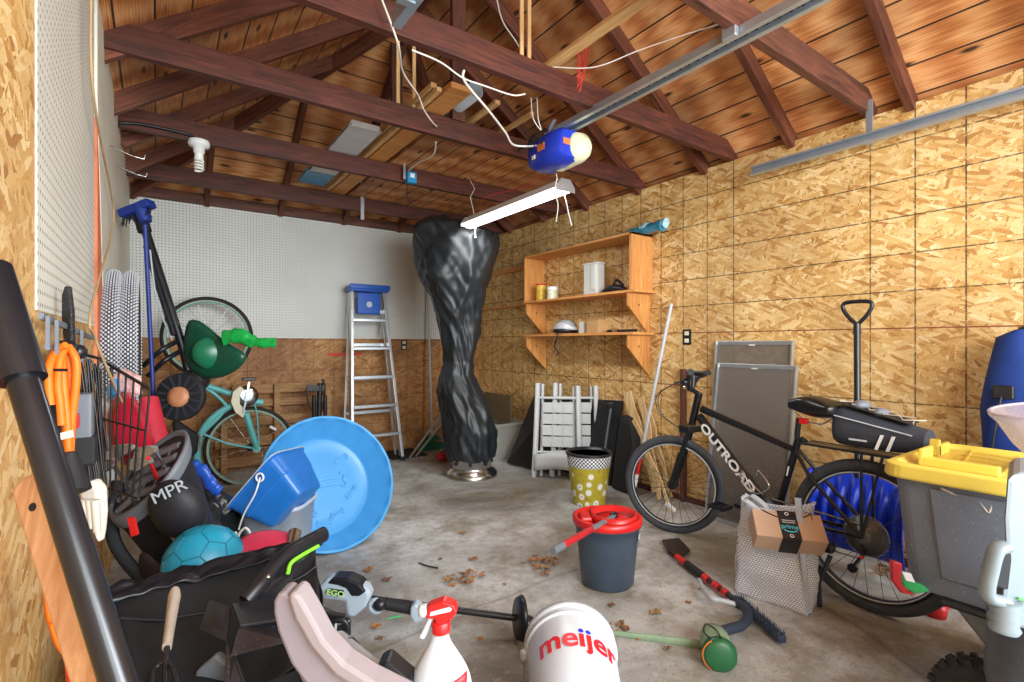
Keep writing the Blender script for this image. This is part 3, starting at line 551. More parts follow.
for (u0, v0, u1, v1, lab) in [(410, 457, 449, 405, 'left one of two crossed thin grey rods on the floor by the black cover'), (416, 456, 451, 412, 'right one of two crossed thin grey rods on the floor by the black cover')]:
    a = P(u0, v0, z=.012); b = P(u1, v1, t=4.9); pole('metal_rod', lab, a, b, .011, M_alu, 'rod')
c = P(440, 452, y=4.75); t = T('red_glove', 'crumpled red cloth glove on the floor beside the heater base', 'glove', (c.x, 4.65, 0)); g = G()
for k in range(6): g.ball(V((c.x-.12+.05*k, 4.5+.05*k, .045+.02*random.random())), (.05, .05, .035+.02*random.random()), n=12)
O('cloth', g, mat('red_cloth', '#b01e30', .8, bump=.5), t)
# dark flat trays behind
O('floor_mat', G().bb((1.95, 4.86, 0), (2.35, 5.28, .012)), M_blkm, label='dark rubber mat on the floor under the green broom', cat='mat', bevel=.003)
# ---------- clear storage tub in the corner ----------
c = V((2.93, 4.50, 0)); t = T('storage_tub', 'clear plastic storage tub with purple latch in the back right corner', 'tub', c)
M_clr = mat('clear_tub', '#b9b7ae', .25, var=.05, alpha=.62)
def openbox(g, c, w0, d0, w1, d1, h, th=.006):
    c = V(c); 
    def ring(w, d, z): return [c+V((-w/2, -d/2, z)), c+V((w/2, -d/2, z)), c+V((w/2, d/2, z)), c+V((-w/2, d/2, z))]
    r = [ring(w0, d0, 0), ring(w1, d1, h), ring(w1-2*th, d1-2*th, h), ring(w0-2*th, d0-2*th, th)]; vs = sum(r, [])
    fs = [(3, 2, 1, 0), (12, 13, 14, 15)]
    for k in range(3): fs += [(k*4+i, k*4+(i+1) % 4, k*4+4+(i+1) % 4, k*4+4+i) for i in range(4)]
    return g.add(vs, fs)
O('body', openbox(G(), c, .40, .50, .48, .58, .36), M_clr, t, bevel=.01); O('rim', G().bb(c+V((-.25, -.30, .34)), c+V((.25, -.285, .37))).bb(c+V((-.25, -.30, .34)), c+V((-.235, .30, .37))).bb(c+V((.235, -.30, .34)), c+V((.25, .30, .37))), M_clr, t, bevel=.004)
O('latch', G().box(c+V((-.257, -.14, .33)), (.02, .14, .05)), mat('purple_plastic', '#5a2a9a', .35), t, bevel=.006); O('paper_sticker', G().box(c+V((-.238, -.14, .22)), (.003, .11, .07)), M_white, t)
O('dark_panel', G().box((3.02, 4.55, .5), (.02, .5, .28)), mat('dark_carton', '#6b5b40', .7), label='flat brown board standing behind the clear tub', cat='board')
# ---------- folding chairs, black panel, black bag against the right wall ----------
# black panel leaning
def slab(name, label, cat, bl, br, tr, tl, th, m, bevel=.004, parent=None):
    bl, br, tr, tl = map(V, (bl, br, tr, tl)); n = (br-bl).cross(tl-bl).normalized(); return O(name, G().prism([bl, br, tr, tl], n*th), m, parent, label, cat, bevel=bevel)
M_txt = mat('black_textured', '#1b1c1e', .45, var=.4, bump=.9, bscale=70, speck=.35)
t = T('folded_table', 'large black folding table leaning on the right wall behind the white chairs', 'table', (3.05, 3.6, 0))
A = P(535, 396, x=3.16); B = P(617, 401, x=3.16)
slab('table_top', None, None, (3.07, B.y-.0, 0), (3.07, A.y, 0), (3.21, A.y, A.z), (3.21, B.y, B.z), .035, M_blkm, .006, t)
O('edge_trim', G().bar((3.03, B.y+.07, .02), (3.17, B.y+.07, B.z-.02), .012, .012, (0, 1, 0)), M_grey, t)
O('table_corner', G().box((3.1, B.y+.03, B.z-.04), (.06, .04, .04)), M_blk, t, bevel=.005)
A = P(533, 396, x=3.05); 
slab('foam_board', 'black textured board leaning at a slant left of the white folded chairs', 'board', P(508, 463, z=.01), P(553, 474, z=.01), P(560, 398, x=3.0), P(536, 394, x=3.05), .02, M_txt)
g = G(); A = P(619, 415, x=3.13); B = P(634, 420, x=3.1); C2 = P(640, 470, x=3.02)
g.prism([(3.0, 2.66, 0), (3.02, 2.9, 0), (3.12, 2.9, A.z), (3.13, 2.78, A.z), (3.1, 2.71, A.z-.08), (3.0, 2.64, .3)], (.09, .0, 0)); O('tool_bag', g, mat('black_fabric', '#151517', .75, bump=.6), label='black fabric bag standing on the right wall between black table and wood strips', cat='bag', bevel=.03)
# chairs: frames in plane, folded; two chairs nested
def chair(c, lean, off, label):
    # local: a across (RT-ish), z up along lean, n toward viewer
    ax = V((.70, -.71, 0)).normalized(); nn = V((-.71, -.70, 0)); 
    def L(a, z, n=0): return V(c)+ax*a+UP*(z*math.cos(lean))-nn*(z*math.sin(lean))+nn*n
    t = T('folding_chair', label, 'chair', c, 'white resin folding chairs'); w = .19
    O('front_frame', G().tube(curve([L(-w-.015, 0), L(-w, .4), L(-w+.01, .83)]), .027, 10, sq=.7).tube([L(-w+.01, .70), L(w-.01, .70)], .012, 10).tube([L(-w, .22), L(w, .22)], .012, 8), M_whc, t)
    O('front_frame', G().tube(curve([L(w+.015, 0), L(w, .4), L(w-.01, .81)]), .027, 10, sq=.7), M_whc, t)
    O('rear_leg', G().tube([L(-w+.045, 0, -.04), L(-w+.05, .82, -.045)], .016, 10, sq=.7), M_whc, t); O('rear_leg', G().tube([L(w-.045, 0, -.04), L(w-.05, .80, -.045)], .016, 10, sq=.7), M_whc, t)
    # seat panel with slot rows
    g = G()
    for r in range(4):
        for k in range(3): a0 = -.135+.092*k; z0 = .27+.10*r; g.prism([L(a0, z0, .012), L(a0+.086, z0, .012), L(a0+.086, z0+.09, .02), L(a0, z0+.09, .02)], nn*-.012)
    for k in range(2): g.prism([L(-.049+.092*k, .26, .012), L(-.043+.092*k, .26, .012), L(-.043+.092*k, .67, .018), L(-.049+.092*k, .67, .018)], nn*-.01)
    O('seat', g, M_whc, t, bevel=.004)
    O('backrest', G().grid(lambda a, b: L((a-.5)*.40, .06+.14*b+.03*math.cos((a-.5)*3), .03+.03*math.cos((a-.5)*3)), 14, 4), M_whc, t, solid=.014)
    return t
M_whc = mat('white_resin', '#c0c3c4', .45, var=.05)
cc = P(557, 478, z=0); chair((cc.x+.0, cc.y+.0, 0), .10, 0, 'front one of the folded white resin chairs leaning on the black table')
t = chair((cc.x+.15, cc.y-.07, 0), .10, 0, 'rear one of the folded white resin chairs, its seat edge showing to the right')
# floral pot
pc = V(P(589, 503, z=0)); pc.z = 0; t = T('floral_bin', 'tapered yellow flower-print bin with a black check band, empty', 'bin', pc)
kf = N('flower_print'); o = kf.tc.outputs['Object']; sep = kf.n('SeparateXYZ'); kf.l(o, sep.inputs[0]); ang = kf.math('ARCTAN2', sep.outputs[1], sep.outputs[0]); cb = kf.n('CombineXYZ'); kf.l(kf.math('MULTIPLY', ang, .145), cb.inputs[0]); kf.l(sep.outputs[2], cb.inputs[1])
vo = kf.n('TexVoronoi'); kf.l(cb.outputs[0], vo.inputs['Vector']); vo.inputs['Scale'].default_value = 14; vo.inputs['Randomness'].default_value = .6
c1 = kf.ramp(vo.outputs['Distance'], [(.0, srgb('#6d7a9c')), (.12, srgb('#8a96b4')), (.16, srgb('#f1efe6')), (.33, srgb('#e8e6dc')), (.38, srgb('#b7ac3c')), (.6, srgb('#b0a42f'))]); vo2 = kf.n('TexVoronoi'); kf.l(cb.outputs[0], vo2.inputs['Vector']); vo2.inputs['Scale'].default_value = 40
c1 = kf.mix(kf.math('MULTIPLY', kf.math('GREATER_THAN', vo.outputs['Distance'], .40), kf.math('LESS_THAN', vo2.outputs['Distance'], .22)), c1, srgb('#b8502c')); kf.l(c1, kf.b.inputs['Base Color']); kf.b.inputs['Roughness'].default_value = .35
kc = N('check_print'); o = kc.tc.outputs['Object']; sep = kc.n('SeparateXYZ'); kc.l(o, sep.inputs[0]); ang = kc.math('ARCTAN2', sep.outputs[1], sep.outputs[0]); cb = kc.n('CombineXYZ'); kc.l(kc.math('MULTIPLY', ang, 11.5), cb.inputs[0]); kc.l(kc.math('MULTIPLY', sep.outputs[2], 72), cb.inputs[1])
ch = kc.n('TexChecker'); kc.l(cb.outputs[0], ch.inputs['Vector']); ch.inputs['Scale'].default_value = 1; ch.inputs[1].default_value = (.015, .02, .03, 1); ch.inputs[2].default_value = (.75, .78, .8, 1); kc.l(ch.outputs[0], kc.b.inputs['Base Color'])
O('body', G().lathe([(.0, 0), (.118, 0), (.121, .01), (.153, .285)], pc, n=40), kf.m, t); O('check_band', G().lathe([(.155, .285), (.166, .365), (.160, .365)], pc, n=40), kc.m, t)
O('rim', G().lathe([(.166, .365), (.173, .37), (.173, .385), (.158, .385), (.15, .32), (.115, .03), (0, .03)], pc, n=40), M_blk, t)
# mop bucket
mc = V((1.32, 1.93, 0)); mc = P(608, 584, z=0)+FW*.02; mc.z = 0; t = T('mop_bucket', 'blue-grey mop bucket with red spin wringer on the floor', 'bucket', mc)
M_bkt = mat('bucket_slate', '#3c4a5a', .4, var=.06)
ovx = tuple(RT)
O('body', G().lathe([(0, 0), (.1100, 0), (.1188, .0110), (.1375, .2200), (.1408, .2255), (.1430, .2860), (.1518, .2882), (.1518, .2992), (.1375, .2992), (.1100, .0220), (0, .0220)], mc, n=40, sx=1.08, xd=ovx), M_bkt, t)
O('wringer_rim', G().lathe([(.1529, .2948), (.1573, .3025), (.1573, .3300), (.1430, .3333), (.1265, .3135), (.1232, .2640), (.1408, .2882)], mc, n=40, sx=1.08, xd=ovx, closed=True), M_red, t)
wc = mc+RT*.0330+V((0, 0, 0)); O('spin_basket', G().lathe([(.1078, .2970), (.1144, .3465), (.1045, .3465), (.0946, .2750), (.0330, .2530), (.0000, .2585)], wc, n=36), M_red, t)
O('basket_disc', G().lathe([(.0000, .3245), (.0825, .3190), (.0858, .3025), (.0770, .2970)], wc, n=36), M_red, t); O('dark_ring', G().torus(wc+UP*.3135, UP, .0902, .0066), M_blk, t)
O('side_panel', G().box(mc-RT*.1100+UP*.3135-FW*.0110, (.0550, .1100, .0550), Matrix.Rotation(-YAW, 3, 'Z')), M_red, t, bevel=.0110)
O('bail', G().torus(mc+UP*.2750+RT*.0220, (.25, .3, 1), .1562, .0044, a0=-.2, a1=3.0), M_red, t)
O('oval_emblem', G().lathe([(.0176, 0), (.0176, .0033)], mc+RT*.1408-FW*.0660+UP*.2475, RT*.9-FW*.45, n=20), M_lgrey, t)
a = wc+UP*.325; b = P(553, 551, t=2.0); t = T('spin_mop', 'red and grey mop handle sticking out of the mop bucket', 'mop', a); O('shaft', G().cyl(a.lerp(b, .0), a.lerp(b, .45), .0125), M_grey, t); O('red_tube', G().cyl(a.lerp(b, .42), a.lerp(b, .88), .015), mat('mop_red', '#b3232c', .3), t); O('end_cap', G().cyl(a.lerp(b, .87), b, .017, .015), M_grey, t); O('joint', G().ball(a, .022, n=12), M_blk, t)
# pole + wood strips against right wall
pole('painted_pole', 'tall pale metal pole leaning on the right wall beside the shelf, red tip below', (2.93, 2.58, .02), (3.21, 2.44, P(666, 304, x=3.2).z), .012, M_lgrey, 'pole', [('red_band', .12, .2, .014, M_red), ('white_tip', .0, .12, .014, M_white)])
A = P(625, 392, x=3.2); lab = ['broad split board leaning on the wall, leftmost of the wood strips', 'narrow rough strip beside the broad split board', 'thin light strip low among the leaning wood strips', 'short dark-edged strip nearest the bike front wheel']
for i, (u0, v0, x0, u1, v1, w_) in enumerate([(627, 392, 3.16, 664, 490, .085), (641, 398, 3.2, 660, 500, .06), (634, 420, 3.1, 672, 512, .04), (648, 412, 3.21, 678, 495, .05)]):
    a = P(u0, v0, x=x0); b = P(u1, v1, z=.03); b.x = min(b.x, 3.15); g = G(); n = 10
    vs = []; d = (b-a); s = d.normalized().cross(V((1, 0, 0))).normalized()
    for k in range(n+1):
        p = a+d*k/n+V((0, .01*math.sin(k*1.3+i), 0)); ww = w_*(.55+.45*math.sin(math.pi*min(1, k/n+.25))+.12*math.sin(k*2.1+i))
        vs += [p-s*ww*.5, p+s*ww*.5, p+s*ww*.5+V((.012, 0, 0)), p-s*ww*.5+V((.012, 0, 0))]
    fs = [(3, 2, 1, 0), tuple(4*n+j for j in range(4))]
    for k in range(n): fs += [(4*k+j, 4*k+(j+1) % 4, 4*k+4+(j+1) % 4, 4*k+4+j) for j in range(4)]
    g.add(vs, fs); O('wood_strip', g, wood('split_wood%d' % i, '#c49a62', '#f0d4a2', 'Z', blot=.1), label=lab[i], cat='wood', group='wood strips leaning by the bike')
plank('thin upright brown post against the right wall behind the handlebars', (3.225, P(683, 400, x=3.22).y, .0), (3.225, P(683, 400, x=3.22).y+.001, .99), .045, .03, M_post)
# window screens
def screen(label, u0, u1, vt, mid, xt, xb):
    a = P(u0, vt, x=xt); b = P(u1, vt, x=xt); z = a.z; ya_, yb_ = a.y, b.y; t = T('window_screen', label, 'screen', (xb, (ya_+yb_)/2, 0))
    def L(y, z_): return V((xb+(xt-xb)*z_/z, y, z_))
    f = .028
    O('frame', G().bar(L(ya_, 0), L(ya_, z), f, .014, (0, 1, 0)).bar(L(yb_, 0), L(yb_, z), f, .014, (0, 1, 0)).bar(L(ya_, z-f/2), L(yb_, z-f/2), .014, f).bar(L(ya_, f/2), L(yb_, f/2), .014, f), M_alu, t, bevel=.002)
    if mid: O('cross_bar', G().bar(L(ya_, mid), L(yb_, mid), .014, .025), M_alu, t)
    M = mat('screen_mesh', '#7d756c', .7, var=.03, alpha=.5); O('mesh', G().prism([L(ya_, .01), L(yb_, .01), L(yb_, z-.01), L(ya_, z-.01)], (.001, 0, 0)), M, t)
    O('pull_tab', G().box(L((ya_+yb_)/2, z-f)+V((-.008, 0, 0)), (.004, .04, .008)), M_white, t)
screen('taller window screen leaning on the right wall, behind the other screen', 717, 793, 341, None, 3.23, 3.12)
screen('shorter window screen leaning in front of the taller screen', 719, 797, 363, None, 3.19, 3.04)
# snow shovel
sx = 3.0; a = P(857, 325, x=3.12); b = P(858, 488, x=2.99); t = T('snow_shovel', 'snow shovel with black handle and blue scoop behind the bike', 'shovel', (2.98, b.y, 0))
O('shaft', G().cyl(a+UP*-.01, b, .016), M_blk, t)
g = G(); ca = a
pts = [ca+V((0, 0, .0)), ca+V((0, .045, .05)), ca+V((0, .07, .10)), ca+V((0, .05, .125)), ca+V((0, -.05, .125)), ca+V((0, -.07, .10)), ca+V((0, -.045, .05))]
O('d_grip', g.tube(curve(pts+[pts[0]], 5), .011, 8).cyl(ca-UP*.05, ca+UP*.01, .02, .016), M_blk, t)
M_sb = mat('scoop_blue', '#1238c8', .3, var=.1, bump=.3, bscale=6)
sy0 = P(808, 500, x=2.92).y; sy1 = P(908, 540, x=2.92).y
def sco(a_, b_):
    y = sy0+(sy1-sy0)*a_; z = .10+.42*b_-.04*abs(a_-.5)*b_; rib = .018*math.sin(a_*2*math.pi*7)*math.sin(math.pi*min(1, b_*1.1)); side = -.08*(abs(a_-.5)*2)**6; return V((2.93+.05*b_+side-.06*math.sin(math.pi*(1-b_))+.03-rib, y, z))
O('scoop', G().grid(sco, 90, 14), M_sb, t, solid=.006)
O('socket', G().tube([b+UP*-.0, b+V((0, 0, -.08)), b+V((-.01, 0, -.22))], [.022, .03, .05], 12), M_sb, t)
# ---------- bicycles ----------
def planept(u, v, o, n):
    d = ray(u, v); return CAM+d*((V(o)-CAM).dot(n)/d.dot(n))
def wheel(parent, c, ax, R, tr, mt, mr, ns=28, hub=None, disc=False, ms=None, wall=None):
    c = V(c); ax = V(ax).normalized(); w = O('wheel', G().torus(c, ax, R-tr*2.1, tr*.42, 56, 8, sq=1.7), mr, parent)
    O('tire', G().torus(c, ax, R-tr, tr, 64, 12), mt, w)
    if wall: O('tire_sidewall', G().torus(c, ax, R-tr*1.5, tr*.8, 64, 8, sq=1.05), wall, w)
    O('hub', G().cyl(c-ax*.045, c+ax*.045, .018).cyl(c-ax*.03, c-ax*.024, .03).cyl(c+ax*.024, c+ax*.03, .03), M_blk, w)
    x = V((0, 0, 1)); x = (x-ax*x.dot(ax)).normalized(); y = ax.cross(x)
    for i in range(ns):
        a = 2*math.pi*i/ns; s = 1 if i % 2 else -1; o2 = a+(.5 if (i//2) % 2 else -.5); O('spoke', G().cyl(c+ax*s*.027+(x*math.cos(o2)+y*math.sin(o2))*.027, c+(x*math.cos(a)+y*math.sin(a))*(R-tr*2.4), .0013, n=5), ms or M_blk, w)
    return w
Fh, Rh = P(673, 484, z=.30), P(868, 535, z=.33); fd = (Fh-Rh); fd.z = 0; fd.normalize(); ax = fd.cross(UP).normalized()   # ax points to the wall
def B(u, v, off=0): return planept(u, v, Fh, ax)+ax*off
t = bike = T('bicycle', 'black bicycle with white frame lettering leaning along the right wall', 'bicycle', (2.66, 1.5, 0))
M_fr = mat('frame_black', '#121416', .28, var=.1); M_rimb = mat('rim_dark', '#3a3d42', .3, .6); M_tire = mat('tire_main', '#3a3e44', .7, var=.2, bump=.8, bscale=150)
sax = Matrix.Rotation(math.radians(28), 3, 'Z') @ ax; sfd = Matrix.Rotation(math.radians(28), 3, 'Z') @ fd
wheel(t, Fh, sax, .305, .024, M_tire, M_rimb); rw = wheel(t, Rh, ax, .333, .026, M_tire, M_rimb)
O('rim_stripe', G().torus(Fh-sax*.018, sax, .251, .0035, 56, 6), M_lgrey, t); O('rim_stripe', G().torus(Rh-ax*.018, ax, .275, .0035, 56, 6), M_lgrey, t)
ht, hb = B(697, 402), B(692, 424); bb_ = B(777, 514); st = B(797, 447); sb = bb_; hbk = (hb-ht).normalized()
O('head_tube', G().cyl(ht+(ht-hb)*.40, hb, .022), M_fr, t)
O('top_tube', G().tube([B(702, 409), B(750, 430), B(793, 449)], [.022, .018, .016], 12), M_fr, t)
dt = O('down_tube', G().tube([B(699, 416), B(735, 463), bb_], [.024, .024, .024], 14), M_fr, t)
O('seat_tube', G().cyl(B(799, 437), bb_, .017), M_fr, t)
# fork
cr = hb+hbk*.03; O('fork_crown', G().box(cr, (.07, .13, .04), Matrix((fd, ax, UP)).transposed()), M_fr, t, bevel=.008)
for s in (-1, 1):
    O('fork_leg', G().cyl(cr+sax*.055*s, cr.lerp(Fh, .5)+sax*.055*s, .014).cyl(cr.lerp(Fh, .42)+sax*.055*s, Fh+sax*.055*s, .021, .017), M_fr, t)
    O('chain_stay', G().tube([bb_+ax*.02*s, bb_.lerp(Rh, .4)+ax*.045*s, Rh+ax*.055*s], [.012, .010, .009], 8), M_fr, t)
    O('seat_stay', G().tube([B(797, 450)+ax*.015*s, B(815, 476)+ax*.045*s, Rh+ax*.055*s], [.009, .009, .008], 8), M_fr, t)
O('brake', G().box(cr+fd*.03+UP*.0, (.03, .12, .05), Matrix((fd, ax, UP)).transposed()), M_blk, t, bevel=.01)
# handlebar
stm = ht+(ht-hb)*.35; hc_ = stm+UP*.03-fd*.0+fd*.06
O('stem', G().cyl(stm, stm+UP*.01+fd*.0, .02).cyl(stm, hc_, .015), M_blk, t)
nb = P(690, 388, x=2.50); gn = P(676, 367, x=2.42)
hn = V((2.42, hc_.y-.02, hc_.z+.07))
def HB(s, k): return hc_+sax*s*k[0]+sfd*k[1]+UP*k[2]
O('handlebar', G().tube(curve([HB(-1, (.31, -.06, .115)), HB(-1, (.16, -.02, .07)), HB(-1, (.05, 0, 0)), HB(1, (.05, 0, 0)), HB(1, (.16, -.02, .06)), HB(1, (.27, -.06, .085))]), .012, 8), M_blk, t)
for s, e in ((-1, .31), (1, .27)):
    O('grip', G().tube([HB(s, (e, -.06, .115 if s < 0 else .085)), HB(s, (e-.06, -.045, .10 if s < 0 else .078)), HB(s, (e-.12, -.03, .08 if s < 0 else .07))], [.019, .016, .019], 10), M_rub, t)
    O('brake_lever', G().tube(curve([HB(s, (e-.15, -.02, .06)), HB(s, (e-.12, .04, .045)), HB(s, (e-.02, .03, .05))]), .006, 6), M_blk, t)
O('shifter', G().ball(HB(-1, (.17, .0, .05)), .022, n=10), M_blk, t)
O('phone_mount', G().box(hc_+ax*.03+UP*.09-fd*.02, (.05, .12, .018), Matrix.Rotation(.5, 3, 'Y')).cyl(hc_+ax*.02, hc_+ax*.03+UP*.08, .012), M_blk, t, bevel=.005)
O('bell', G().lathe([(.02, 0), (.018, .015), (.0, .022)], hc_-ax*.04, UP, 16), M_chr, t)
for q in range(2): O('brake_cable', G().tube(curve([HB(-1, (.13, .03, .05)), HB(-1, (.14-.05*q, .16, -.03)), HB(-1, (.12-.04*q, .16, -.14)), HB(-1, (.06, .08, -.22)), cr+fd*.04-ax*.02]), .0028, 6), M_blk, t)
# seat
sc_ = B(817, 412); stt = B(797, 437)
O('seat_post', G().cyl(stt, B(799, 418), .013), M_blk, t)
def sadd(a, b):  # a around length 0..1 nose->back
    L = B(790, 404).lerp(B(843, 408), a); wd = .022+.085*max(0, (a-.25)/.75)**.8 if a < .93 else .10*(1-(a-.93)/.07*.5); hh = .012+.036*math.sin(math.pi*min(1, a*.9+.08))**.9; an = 2*math.pi*b; return L+ax*wd*math.cos(an)+UP*(hh*math.sin(an)-(.035*max(0, a-.3) if math.sin(an) < 0 else .0))
O('saddle', G().grid(lambda a, b: sadd(b, a), 20, 16, wrap=True), M_fr, t, sub=1); O('saddle_rail', G().tube(curve([B(795, 412), B(805, 420), B(822, 424), B(835, 416)]), .004, 6), M_chr, t)
O('seat_light', G().box(B(804, 421), (.03, .04, .03)), M_red, t, bevel=.006)
# rack + bag
ra, rb = B(806, 442), B(905, 448); rbz = V((rb.x, rb.y, ra.z))
O('rear_rack', G().bar(ra-ax*.05, rbz-ax*.05, .01, .01).bar(ra+ax*.05, rbz+ax*.05, .01, .01).bar(ra, rbz, .08, .006).cyl(Rh-ax*.06, rbz.lerp(ra, .35)-ax*.05, .006).cyl(Rh-ax*.06, rbz.lerp(ra, .15)-ax*.05, .006).cyl(Rh+ax*.06, rbz.lerp(ra, .35)+ax*.05, .006).cyl(B(801, 438), ra, .012), M_blk, t)
bg = T('rack_bag', 'charcoal rack bag with two white stripes strapped on the bike rear rack', 'bag', ra.lerp(rbz, .5)+UP*.01)
M_bag = mat('bag_charcoal', '#30343d', .65, bump=.3, bscale=200); A0, A1 = B(838, 445), B(930, 450); A1.z = A0.z; A0 = A0-UP*.0; bagH = .19
def bagr(q):
    c = A0.lerp(A1, q)+UP*.012; h = bagH*(1 if q < .1 else 1-.42*q); w_ = .075*(1-.15*q); lift = .05*max(0, q-.75)*4
    pts = [(-w_, 0+lift*.5), (-w_*1.05, h*.55), (-w_*.75, h*.92), (0, h), (w_*.75, h*.92), (w_*1.05, h*.55), (w_, lift*.5), (0, lift*.5-.005)]
    return [c+ax*a+UP*b for a, b in pts]
O('body', loft(G(), [[p+(A0+UP*.08-p)*.25 for p in bagr(0)]]+[bagr(q) for q in (.03, .25, .5, .75, .92, 1)]), M_bag, bg, sub=1)
for q in (.52, .64): O('stripe', G().prism([A0.lerp(A1, q)+UP*.02-ax*.0755, A0.lerp(A1, q+.035)+UP*.02-ax*.0755, A0.lerp(A1, q+.10)+UP*.085-ax*.0755, A0.lerp(A1, q+.065)+UP*.085-ax*.0755], -ax*.004), M_white, bg)
O('zip_piping', G().tube([A0.lerp(A1, q)-ax*.073+UP*(.012+bagH*(1-.42*q)*.72) for q in (.05, .3, .6, .9)], .003, 6), M_lgrey, bg)
O('top_panel', G().prism([A0.lerp(A1, q)+ax*s*.05+UP*(.015+bagH*(1-.42*q)) for q, s in ((.06, -1), (.85, -1), (.85, 1), (.06, 1))], UP*.006), mat('bag_top', '#2a211d', .7), bg, bevel=.002)
M_cordw = mat('elastic_cord', '#b9b2a4', .5)
O('elastic_cord', G().tube([A0.lerp(A1, q)+ax*s*.06+UP*(.03+bagH*(1-.42*q)) for q, s in ((.1, -1), (.25, 1), (.45, -1), (.6, 1), (.8, -1), (.9, 1))], .0025, 5).tube([A0.lerp(A1, q)+ax*s*.06+UP*(.03+bagH*(1-.42*q)) for q, s in ((.1, 1), (.25, -1), (.45, 1), (.6, -1), (.8, 1), (.9, -1))], .0025, 5), M_cordw, bg)
O('strapped_bundle', G().ball(A0.lerp(A1, .28)+UP*(.03+bagH*.88), (.05, .035, .022), n=12).ball(A0.lerp(A1, .5)+UP*(.02+bagH*.8), (.05, .03, .02), n=12), M_grey, bg)
text('TREK', .026, A0.lerp(A1, .33)+UP*.055-ax*.081, -fd, UP, mat=M_lgrey, parent=bg, bold=.02, name='lettering') if False else None
text('ITEM·AL', .022, A0.lerp(A1, .34)+UP*.05-ax*.081, -fd, UP, mat=M_lgrey, parent=bg, name='lettering') if False else None
O('logo_strip', G().box(A0.lerp(A1, .34)+UP*.05-ax*.081, (.002, .07, .008)), M_lgrey, bg)
# drivetrain (far side is the wall; near side shows cassette)
cs = -ax; O('chainring', G().lathe([(.03, 0), (.085, 0), (.088, .003), (.03, .003)], bb_+cs*.045, cs, 40), M_blk, t)
O('crank_arm', G().bar(bb_+cs*.06, B(768, 503)+cs*.065, .018, .025, ax), M_blk, t)
pd = B(733, 503)+cs*.11; O('crank_arm', G().bar(bb_+cs*.055, B(742, 503)+cs*.06, .018, .025, ax), M_blk, t); g = G(); R3 = Matrix((fd, ax, UP)).transposed()
for dx, dz in ((-.04, 0), (.04, 0)): g.box(pd+fd*dx, (.012, .085, .022), R3)
for dy in (-.04, 0, .04): g.box(pd+ax*dy, (.09, .010, .018), R3)
O('pedal', g, M_blk, t)
g = G()
for k in range(6): g.lathe([(.02, 0), (.085-.009*k, 0), (.085-.009*k, .002), (.02, .002)], Rh+cs*(.022+.006*k), cs, 32)
O('cassette', g, mat('cassette_steel', '#6d6f70', .5, .7), rw); O('guard_disc', G().lathe([(.02, 0), (.093, 0), (.09, .004), (.02, .004)], Rh+cs*.018, cs, 36), mat('clear_guard', '#9aa0a0', .2, alpha=.35), rw)
O('chain', G().tube([bb_+cs*.046+UP*.085, Rh+cs*.04+UP*.05], .004, 6).tube([bb_+cs*.046-UP*.085, Rh+cs*.045-UP*.10+fd*.02], .004, 6), M_steel, t)
O('derailleur', G().bar(Rh+cs*.045-UP*.03, Rh+cs*.05-UP*.085+fd*.0, .012, .025, ax).bar(Rh+cs*.05-UP*.08, Rh+cs*.05-UP*.15+fd*.04, .01, .03, ax).cyl(Rh+cs*.044-UP*.15+fd*.04, Rh+cs*.056-UP*.15+fd*.04, .02), M_blk, t)
O('red_cap', G().ball(Rh+cs*.06-UP*.085, .009, n=8), M_red, t)
O('kickstand', G().tube([B(836, 553)+cs*.05, B(829, 578)+cs*.09, P(820, 606, z=.012)], [.011, .010, .010], 8), mat('kickstand_dark', '#2c3848', .3, .5), t)
O('kickstand_clamp', G().box(B(833, 545)+cs*.04, (.05, .05, .05)), M_blk, t, bevel=.01)
O('bottle_cage', G().tube(curve([B(744, 476)+cs*.03, B(747, 470)+cs*.04, B(757, 488)+cs*.05, B(764, 492)+cs*.05, B(775, 485)+cs*.05, B(763, 470)+cs*.04, B(760, 475)+cs*.03]), .0035, 6).tube([B(745, 475)+cs*.02, B(765, 494)+cs*.02], .0035, 6), M_chr, t)
O('reflector', G().box(B(742, 470)+cs*.02, (.01, .01, .03)), M_lgrey, t) if False else None
O('wheel_reflector', G().box(Fh+cs*.0+UP*-.15+fd*.02, (.014, .075, .022), Matrix.Rotation(.4, 3, 'X')), M_white, t, bevel=.002)
O('seat_tube_decal', G().bar(B(791, 466)+cs*.0175, B(789, 475)+cs*.0175, .003, .014, ax), M_white, t)
# frame lettering along the down tube
dA, dB = B(704, 424), B(757, 492); dd = (dB-dA).normalized(); vv = ax.cross(dd).normalized(); vv = vv if vv.z > 0 else -vv
text('OUTROAD', .068, dA.lerp(dB, .5)+cs*.0255, dd, vv, mat=M_white, parent=t, bold=.028, sx=1.22*(dB-dA).length/.42, depth=.002)
# ---------- teal cruiser standing on end at the back wall ----------
ty = 4.80; Q = lambda u, v, o=0: P(u, v, y=ty+o); t = T('bicycle', 'teal cruiser bicycle standing on its rear wheel against the back wall', 'bicycle', (P(250, 490, y=ty).x, ty, 0))
M_crm = mat('cream_tire', '#b9b090', .6); AX = V((.14, 1, 0)).normalized()
r1 = Q(250, 447); r2 = Q(208, 337, .22)
R1 = (Q(250, 447)-Q(290, 447)).length*1.02; R2 = (Q(208, 337, .22)-Q(162, 337, .22)).length*.98
wheel(t, r1, AX, .345, .018, M_blkm, M_teal, 24, ms=M_steel, wall=M_crm); wheel(t, r2, AX, .345, .020, M_blkm, M_teal, 24, ms=M_steel, wall=M_crm)
O('fender', G().torus(r1+V((0, -.0, 0)), AX, .385, .026, 40, 8, a0=-.15*math.pi, a1=.72*math.pi, sq=1.2), M_teal, t) if False else None
